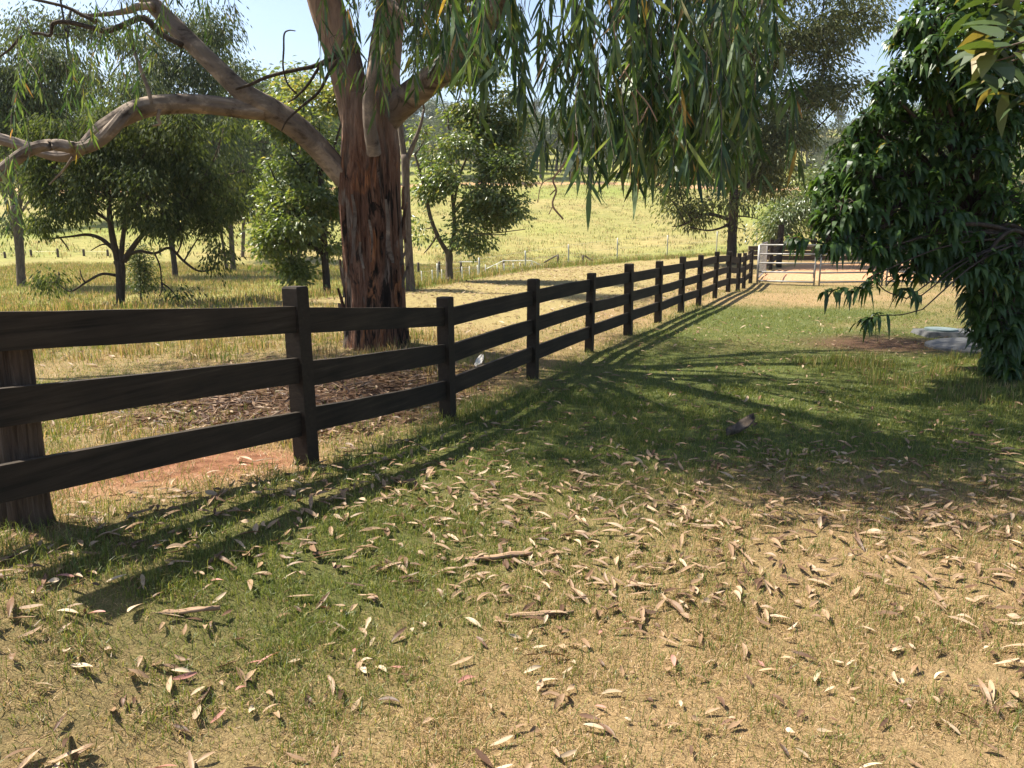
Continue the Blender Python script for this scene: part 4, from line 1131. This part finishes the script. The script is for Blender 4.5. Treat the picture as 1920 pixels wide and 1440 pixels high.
# ------------------------------------------------------------------ small things on the lawn
# concrete tank cover and inspection lid beside the peach tree
cx, cyy = 6.72, 10.75
tank = empty("tank_cover", (cx, cyy, hz(cx, cyy)), "grey concrete tank cover with white painted marks under the peach tree", "tank cover")
mb = MB(); sg = 40; rr_ = [.82, .80, .70, .40, 0.02]; zz_ = [-.1, .03, .06, .085, .09]
V = np.array([[cx + r * math.cos(a), cyy + r * math.sin(a) * .9, hz(cx, cyy) + z] for r, z in zip(rr_, zz_) for a in np.arange(sg) / sg * 2 * math.pi])
F = [[k * sg + j, k * sg + (j + 1) % sg, (k + 1) * sg + (j + 1) % sg, (k + 1) * sg + j] for k in range(4) for j in range(sg)]
mb.add(V, None, F).build("slab", M['concrete'], tank)
mk = MB()
for k, (dx, pts) in enumerate(((0, [(-.03, .05), (.03, .05), (.03, 0), (-.03, -.05), (.04, -.05)]), (.10, [(-.03, .05), (.03, .05), (.03, 0), (-.03, -.05), (.04, -.05)]), (.20, [(.03, .05), (-.02, .05), (-.03, 0), (.03, -.01), (.02, -.05), (-.03, -.05)]), (.30, [(-.03, .05), (.03, .05), (.03, 0), (-.03, -.05), (.04, -.05)]))):
    q = [(cx - .45 + dx + a, cyy - .55 + b, hz(cx, cyy) + .075) for a, b in pts]
    mk.tube(q, .008, 4, 1)
mk.build("painted_mark", M['chalk'], tank)
cx, cyy = 6.85, 12.1
lid = empty("inspection_lid", (cx, cyy, hz(cx, cyy)), "low grey inspection box with a round green cover behind the concrete slab", "lid")
z = hz(cx, cyy)
MB().hexa([(cx - .42, cyy - .3, z - .05), (cx + .6, cyy - .34, z - .05), (cx + .62, cyy + .3, z - .05), (cx - .42, cyy + .3, z - .05), (cx - .36, cyy - .24, z + .08), (cx + .55, cyy - .28, z + .08), (cx + .57, cyy + .25, z + .08), (cx - .36, cyy + .25, z + .08)]).build("box", M['concrete'], lid)
MB().tube([(cx - .05, cyy, z + .07), (cx - .05, cyy, z + .11)], .24, 28, 1).build("cover", M['lid'], lid, smooth=False)


def bark_chunk(name, label, x, y, L, W, mat, seed, rot, stand=.0, cat="bark", lift=.02):
    rng = np.random.default_rng(seed)
    n, k = 12, 7
    t = np.linspace(-.5, .5, n); s = np.linspace(-1, 1, k)
    T, S = np.meshgrid(t, s, indexing='ij')
    w = W * (1 - (2 * np.abs(T)) ** 3 * .8) * (1 + .25 * (fbm(T * 9 + seed, S, 1, 2) - .5))
    lx = T * L; ly = S * w / 2; lz = lift + (S ** 2) * W * .35 + stand * (T + .5) ** 2 * L + .02 * (fbm(T * 8, S * 2 + seed, 1, 2) - .5)
    top = np.stack([lx, ly, lz + .006], -1); bot = np.stack([lx, ly, lz - .006], -1)
    R = np.array([[math.cos(rot), -math.sin(rot), 0], [math.sin(rot), math.cos(rot), 0], [0, 0, 1]])
    V = np.concatenate([top.reshape(-1, 3), bot.reshape(-1, 3)]) @ R.T + np.array([x, y, hz(x, y)])
    F = []
    q = n * k
    for i in range(n - 1):
        for j in range(k - 1):
            a = i * k + j
            F.append([a, a + k, a + k + 1, a + 1]); F.append([q + a, q + a + 1, q + a + k + 1, q + a + k])
    for i in range(n - 1):
        a = i * k; F.append([a, q + a, q + a + k, a + k]); a += k - 1; F.append([a, a + k, q + a + k, q + a])
    for j in range(k - 1):
        F.append([j, j + 1, q + j + 1, q + j]); a = (n - 1) * k + j; F.append([a, q + a, q + a + 1, a + 1])
    return tag(MB().add(V, None, F).build(name, M[mat], smooth=True), label, cat)


bark_chunk("bark_chunk", "brown curled bark chunk standing upright in the shaded lawn", 1.86, 6.05, .30, .12, 'grey_bark', 3, .5, .35)
bark_chunk("bark_piece", "small pale white bark piece lying in the litter behind the second fence post", -.40, 9.2, .20, .09, 'wpaint', 4, 1.2, .5)
bark_chunk("bark_ribbon", "long brown bark ribbon on the sunlit lawn in the middle of the foreground", -.10, 3.62, .42, .034, 'pale_twig', 5, .22, 0)
bark_chunk("bark_ribbon", "thin brown bark strip lying a little below the long ribbon", .12, 3.05, .30, .018, 'pale_twig', 6, .12, 0, lift=.012)
bark_chunk("bark_ribbon", "dark narrow bark strip in the dry grass at lower left", -1.28, 2.72, .30, .018, 'pale_twig', 7, .25, 0, lift=.012)

# fallen sticks on the mulch by the big tree
srng = np.random.default_rng(12)
for k in range(14):
    x, y = srng.uniform(-3.2, -.4), srng.uniform(6.6, 9.3)
    if fence_side(x, y) > -.2: x -= .5
    a = srng.uniform(-.5, .9); L = srng.uniform(.4, 1.1)
    d = np.array([math.cos(a), math.sin(a)]) * L / 2
    p_ = [(x - d[0], y - d[1], hz(x - d[0], y - d[1]) + .015), (x + srng.normal() * .04, y + srng.normal() * .04, hz(x, y) + .03), (x + d[0], y + d[1], hz(x + d[0], y + d[1]) + .02)]
    o = MB().tube(p_, [.011, .009, .005], 6, 5, .2).build("fallen_stick", M['pale_twig'], smooth=True)
    tag(o, "thin pale fallen stick in the bark litter at the foot of the big gum", "stick", "sticks under the big gum")

# ------------------------------------------------------------------ fallen gum leaves
def leaf_mesh(seed):
    rng = np.random.default_rng(seed)
    L, W = rng.uniform(.06, .115), rng.uniform(.018, .031)
    n = 9
    t = np.linspace(0, 1, n)
    w = W * np.sin(math.pi * np.clip(t * .93 + .04, 0, 1)) ** .8 * (1 - .35 * t)
    curl = rng.uniform(.05, 1.1); swp = rng.normal() * .12; twist = rng.normal() * 1.1
    if seed % 4 == 0: L *= .6; W *= 1.1
    cx = (t - .5) * L; cyv = swp * L * (t - .5) ** 2 * 2
    czv = .010 + curl * L * (.25 - (t - .5) ** 2) * .5 * rng.choice([1, 1, -.4])
    czv = czv - czv.min() + .008
    rows = []
    for s in (-1, 0, 1):
        a = twist * (t - .5)
        rows.append(np.stack([cx, cyv + s * w / 2 * np.cos(a), czv + s * w / 2 * np.sin(a) + (abs(s) * w * .22)], -1))
    V = np.stack(rows, 1).reshape(-1, 3)
    F = []
    for i in range(n - 1):
        for j in range(2):
            a = i * 3 + j; F.append([a, a + 3, a + 4, a + 1])
    return V, np.array(F)


LM = [leaf_mesh(500 + k) for k in range(14)]
KIND = [("pale", [(0, (.32, .245, .165)), (1, (.52, .42, .30))], "pale cream curled gum leaf lying on the sunlit foreground lawn", "pale fallen leaves on the lawn"),
        ("tan", [(0, (.19, .12, .07)), (1, (.35, .245, .155))], "tan dry gum leaf lying on the foreground lawn", "tan fallen leaves on the lawn"),
        ("brown", [(0, (.06, .034, .022)), (1, (.17, .10, .064))], "dark brown curled gum leaf lying on the foreground lawn", "dark brown fallen leaves on the lawn"),
        ("pink", [(0, (.30, .14, .11)), (1, (.42, .22, .18))], "pinkish red gum leaf lying on the foreground lawn", "pinkish fallen leaves on the lawn")]
KM = [leaf_mat("fallen_leaf_" + k[0], k[1], .18, .018, .5, (1, .85, .6), True) for k in KIND]
lrng = np.random.default_rng(63)


def leaf_density(x, y):
    d = .95 * np.exp(-((y - 4.2 - .1 * x) / 1.25) ** 2) + .24 + .7 * np.exp(-((x - .2) / 1.0) ** 2 - ((y - 4.3) / .9) ** 2)
    d = d * (.45 + 1.3 * fbm(x, y, .8, 2))
    return d * sstep(-.5, .2, fence_side(x, y))


cand = []
while len(cand) < 5500:
    n = 4000
    y = 1.7 + lrng.random(n) ** 1.3 * 13; x = lrng.uniform(-.85, .85, n) * (y + 1.2)
    keep = lrng.random(n) < leaf_density(x, y) * .55 * np.clip(y / 3.2, .6, 1.6)
    keep |= (lrng.random(n) < .5) & (fence_side(x, y) < -.15) & (np.abs(x + 1.7) < 2.2) & (np.abs(y - 7.4) < 2.0)
    cand += list(zip(x[keep], y[keep]))
cand = np.array(cand[:5500])
inv = (np.abs(cand[:, 0]) < .68 * cand[:, 1]) & (cand[:, 1] > 2.0) & (fence_side(cand[:, 0], cand[:, 1]) > .2)
order = np.argsort(np.where(inv, cand[:, 1], 99))
near_i, rest_i = order[:290], order[290:]
lmesh = {}
for k in near_i:
    x, y = cand[k]
    v = int(lrng.integers(14)); kd = int(lrng.choice(4, p=[.24, .45, .26, .05]))
    if (v, kd) not in lmesh:
        o = MB().add(LM[v][0], None, LM[v][1]).build("fallen_leaf", KM[kd], smooth=True, attr=False)
        lmesh[(v, kd)] = o.data
    else:
        o = bpy.data.objects.new("fallen_leaf", lmesh[(v, kd)]); link(o)
    o.location = (x, y, hz(x, y) + .012)
    o.rotation_euler = (lrng.normal() * .25, lrng.normal() * .25, lrng.uniform(0, 6.28))
    s = lrng.uniform(.6, 1.05); o.scale = (s, s, s)
    tag(o, KIND[kd][2], "leaf", KIND[kd][3])
mb = MB()
for k in rest_i:
    x, y = cand[k]
    V, F = LM[int(lrng.integers(14))]
    a = lrng.uniform(0, 6.28); s = lrng.uniform(.8, 1.25)
    R = np.array([[math.cos(a), -math.sin(a), 0], [math.sin(a), math.cos(a), 0], [lrng.normal() * .2, lrng.normal() * .2, 1]])
    mb.add((V * s) @ R.T + [x, y, hz(x, y) + .014], None, F, np.clip(lrng.beta(2.2, 2.0), 0, 1))
# coarse dry litter over the track behind the fence
n = 9000
y = 9 + lrng.random(n) ** .8 * 26; x = lrng.uniform(-7, 11, n)
k = (fence_side(x, y) < -.3) & (edge_d(x, y) < -.2)
x, y = x[k], y[k]; n = len(x)
a = lrng.uniform(0, 6.28, n)
D = norm(np.stack([np.cos(a), np.sin(a), lrng.normal(size=n) * .18], -1))
add_leaves(mb, np.stack([x, y, height(x, y) + .02], -1), D, lrng.uniform(.10, .2, n), lrng.uniform(.025, .045, n), np.clip(lrng.normal(.65, .2, n), 0, 1), None, 1, lrng, side=norm(np.cross(D, np.array([0, 0, 1.])) + lrng.normal(size=(n, 3)) * .3))
n = 3600
a = lrng.uniform(0, 6.28, n); q = np.sqrt(lrng.random(n))
x, y = -1.75 + 1.9 * q * np.cos(a), 7.35 + 1.95 * q * np.sin(a)
k = fence_side(x, y) < lrng.normal(-.35, .15, n)
x, y = x[k], y[k]; n = len(x)
a = lrng.uniform(0, 6.28, n)
D = norm(np.stack([np.cos(a), np.sin(a), lrng.normal(size=n) * .25], -1))
add_leaves(mb, np.stack([x, y, height(x, y) + .02], -1), D, lrng.uniform(.06, .19, n), lrng.uniform(.012, .04, n), np.clip(lrng.normal(.16, .18, n), 0, 1), None, 1, lrng, side=norm(np.cross(D, np.array([0, 0, 1.])) + lrng.normal(size=(n, 3)) * .4))
tag(mb.build("leaf_litter", M['litter'], smooth=False), kind="stuff")

# ------------------------------------------------------------------ grass
def blades(mb, x, y, h, w, rnd, lean, rng, two=True):
    n = len(x)
    z = height(x, y) - .004
    a = rng.uniform(0, 2 * math.pi, n)
    l = np.stack([np.cos(a), np.sin(a), np.zeros(n)], -1) * (lean * rng.uniform(.2, 1.0, n))[:, None]
    b = rng.uniform(0, 2 * math.pi, n)
    s = np.stack([np.cos(b), np.sin(b), np.zeros(n)], -1) * (w / 2)[:, None]
    P = np.stack([x, y, z], -1); up = np.array([0, 0, 1.])
    tip = P + l * h[:, None] + up * (h * np.clip(1.08 - .56 * lean, .10, 1))[:, None]
    if two:
        m_ = P + l * (h * .36)[:, None] + up * (h * np.clip(.74 - .34 * lean, .10, .62))[:, None]
        V = np.stack([P - s, P + s, m_ + s * .8, m_ - s * .8, tip], 1)
        i = np.arange(n)[:, None] * 5
        mb.add(V.reshape(-1, 3), i + np.array([3, 2, 4]), i + np.array([0, 1, 2, 3]), np.repeat(rnd, 5))
    else:
        V = np.stack([P - s, P + s, tip], 1)
        mb.add(V.reshape(-1, 3), np.arange(n)[:, None] * 3 + np.arange(3), None, np.repeat(rnd, 3))


brng = np.random.default_rng(55)
lawn = MB()
for y0, y1, dens, hh, ww, two in ((1.6, 3.2, 17000, .050, .0028, True), (3.2, 5.0, 11000, .050, .0033, True), (5.0, 8.0, 4200, .050, .0048, True), (8.0, 12.0, 2000, .045, .006, False), (12.0, 17.0, 900, .05, .009, False), (17, 25, 300, .05, .014, False)):
    xl, xr = -.70 * y1 - 1.6, .72 * y1 + 1.3
    n = int(dens * (y1 - y0) * (xr - xl))
    x, y = brng.uniform(xl, xr, n), brng.uniform(y0, y1, n)
    b = fence_side(x, y)
    dr, gr, ml, fr_, tk_ = zones(x, y)
    tuft = fbm(x, y, .22, 2)
    keep = (np.abs(x) < .70 * y + 1.6) & (b > -9.0) & (brng.random(n) < (1 - .95 * dr) * (1 - .97 * ml) * np.clip(.35 + 1.3 * (tuft - .25), .1, 1)) & (tk_ < .5)
    x, y, gr, tuft, b = x[keep], y[keep], gr[keep], tuft[keep], b[keep]; n = len(x)
    isg = brng.random(n) < np.clip(gr * 1.1 + .06, .24, .92)
    rnd = np.where(isg, brng.uniform(.05, .50, n), brng.uniform(.55, .98, n))
    h = hh * brng.uniform(.5, 1.35, n) * (.75 + .7 * tuft) * np.where(isg, 1.1, .85)
    h = h * (1 + .9 * np.exp(-(b / .15) ** 2)) * (1 + .6 * (b < -.3))
    lean = np.where(isg, brng.uniform(.35, 1.25, n), brng.uniform(.8, 1.9, n))
    blades(lawn, x, y, h, ww * brng.uniform(.7, 1.3, n), rnd, lean, brng, two)
tag(lawn.build("lawn_grass", M['grass']), kind="stuff")
# taller tussocks: along the fence foot, round the peach tree, on the bank, in the meadow
tus = MB()


def tussocks(n_t, xs, ys, h, w, per, dry, cond=None, spread=.06):
    x0, y0 = brng.uniform(*xs, n_t), brng.uniform(*ys, n_t)
    if cond is not None:
        k = cond(x0, y0); x0, y0 = x0[k], y0[k]
    m_ = len(x0)
    hs = np.repeat(h * brng.uniform(.5, 1.3, m_), per)
    dry_ = np.repeat(np.clip(dry + brng.normal(0, .25, m_), 0, 1), per)
    x = np.repeat(x0, per) + brng.normal(size=m_ * per) * spread; y = np.repeat(y0, per) + brng.normal(size=m_ * per) * spread
    n = len(x)
    isg = brng.random(n) > dry_
    blades(tus, x, y, hs * brng.uniform(.5, 1.2, n), w * brng.uniform(.7, 1.3, n), np.where(isg, brng.uniform(.1, .5, n), brng.uniform(.52, .95, n)), brng.uniform(.15, .75, n), brng, True)


tussocks(260, (-3, 7), (2.5, 24), .16, .006, 26, .25, lambda x, y: (np.abs(fence_side(x, y)) < .30) & ((y > 6) | (brng.random(len(x)) < .25)))
tussocks(420, (-5.5, .5), (3.6, 10), .17, .006, 30, .55, lambda x, y: (fence_side(x, y) < -.3) & (fence_side(x, y) > -2.6) & (brng.random(len(x)) > zones(x, y)[2] * 1.2) & (brng.random(len(x)) > zones(x, y)[0] * 1.3))
tussocks(420, (3.2, 8), (6.5, 9.8), .15, .006, 24, .12, lambda x, y: x > 3.4 + .35 * (9.5 - y))
tussocks(900, (-9, 3), (9.5, 17), .17, .009, 26, .6, lambda x, y: (fence_side(x, y) < -1.5) & (edge_d(x, y) < 0) & (x < -1.5 + .1 * y - (y > 12) * 3.0), .1)
tussocks(1700, (-4, 14), (18, 52), .32, .016, 26, .35, lambda x, y: (np.abs(edge_d(x, y) - .6) < 1.2), .18)
tussocks(9000, (-34, 2), (14, 56), .24, .016, 20, .5, lambda x, y: (edge_d(x, y) > -.5) & (x > -.75 * y) & (x < .02 * y + 1), .22)
tussocks(3200, (-6, 24), (34, 70), .22, .02, 20, .5, lambda x, y: (edge_d(x, y) > 0), .3)
tussocks(7000, (-45, 75), (60, 150), .32, .045, 9, .45, lambda x, y: (np.abs(x) < .7 * y), .35)
tussocks(700, (-3, 12), (13, 42), .07, .010, 16, .6, lambda x, y: (edge_d(x, y) < -.5) & (fence_side(x, y) < -.5), .12)
tag(tus.build("tall_grass", M['grass']), kind="stuff")

# ------------------------------------------------------------------ the air: pale haze that fades the far hill
hm, nt, out = new_mat("pale_air")
pv = nd(nt, "ShaderNodeVolumePrincipled")
pv.inputs["Color"].default_value = (.86, .92, 1.0, 1)
pv.inputs["Density"].default_value = 0.00024
nt.links.new(pv.outputs[0], out.inputs["Volume"])
hb = MB().hexa([(x, y, z) for z in (-6, 130) for x, y in ((-420, -90), (420, -90), (420, 720), (-420, 720))]).build("haze", hm, attr=False)
tag(hb, kind="stuff")
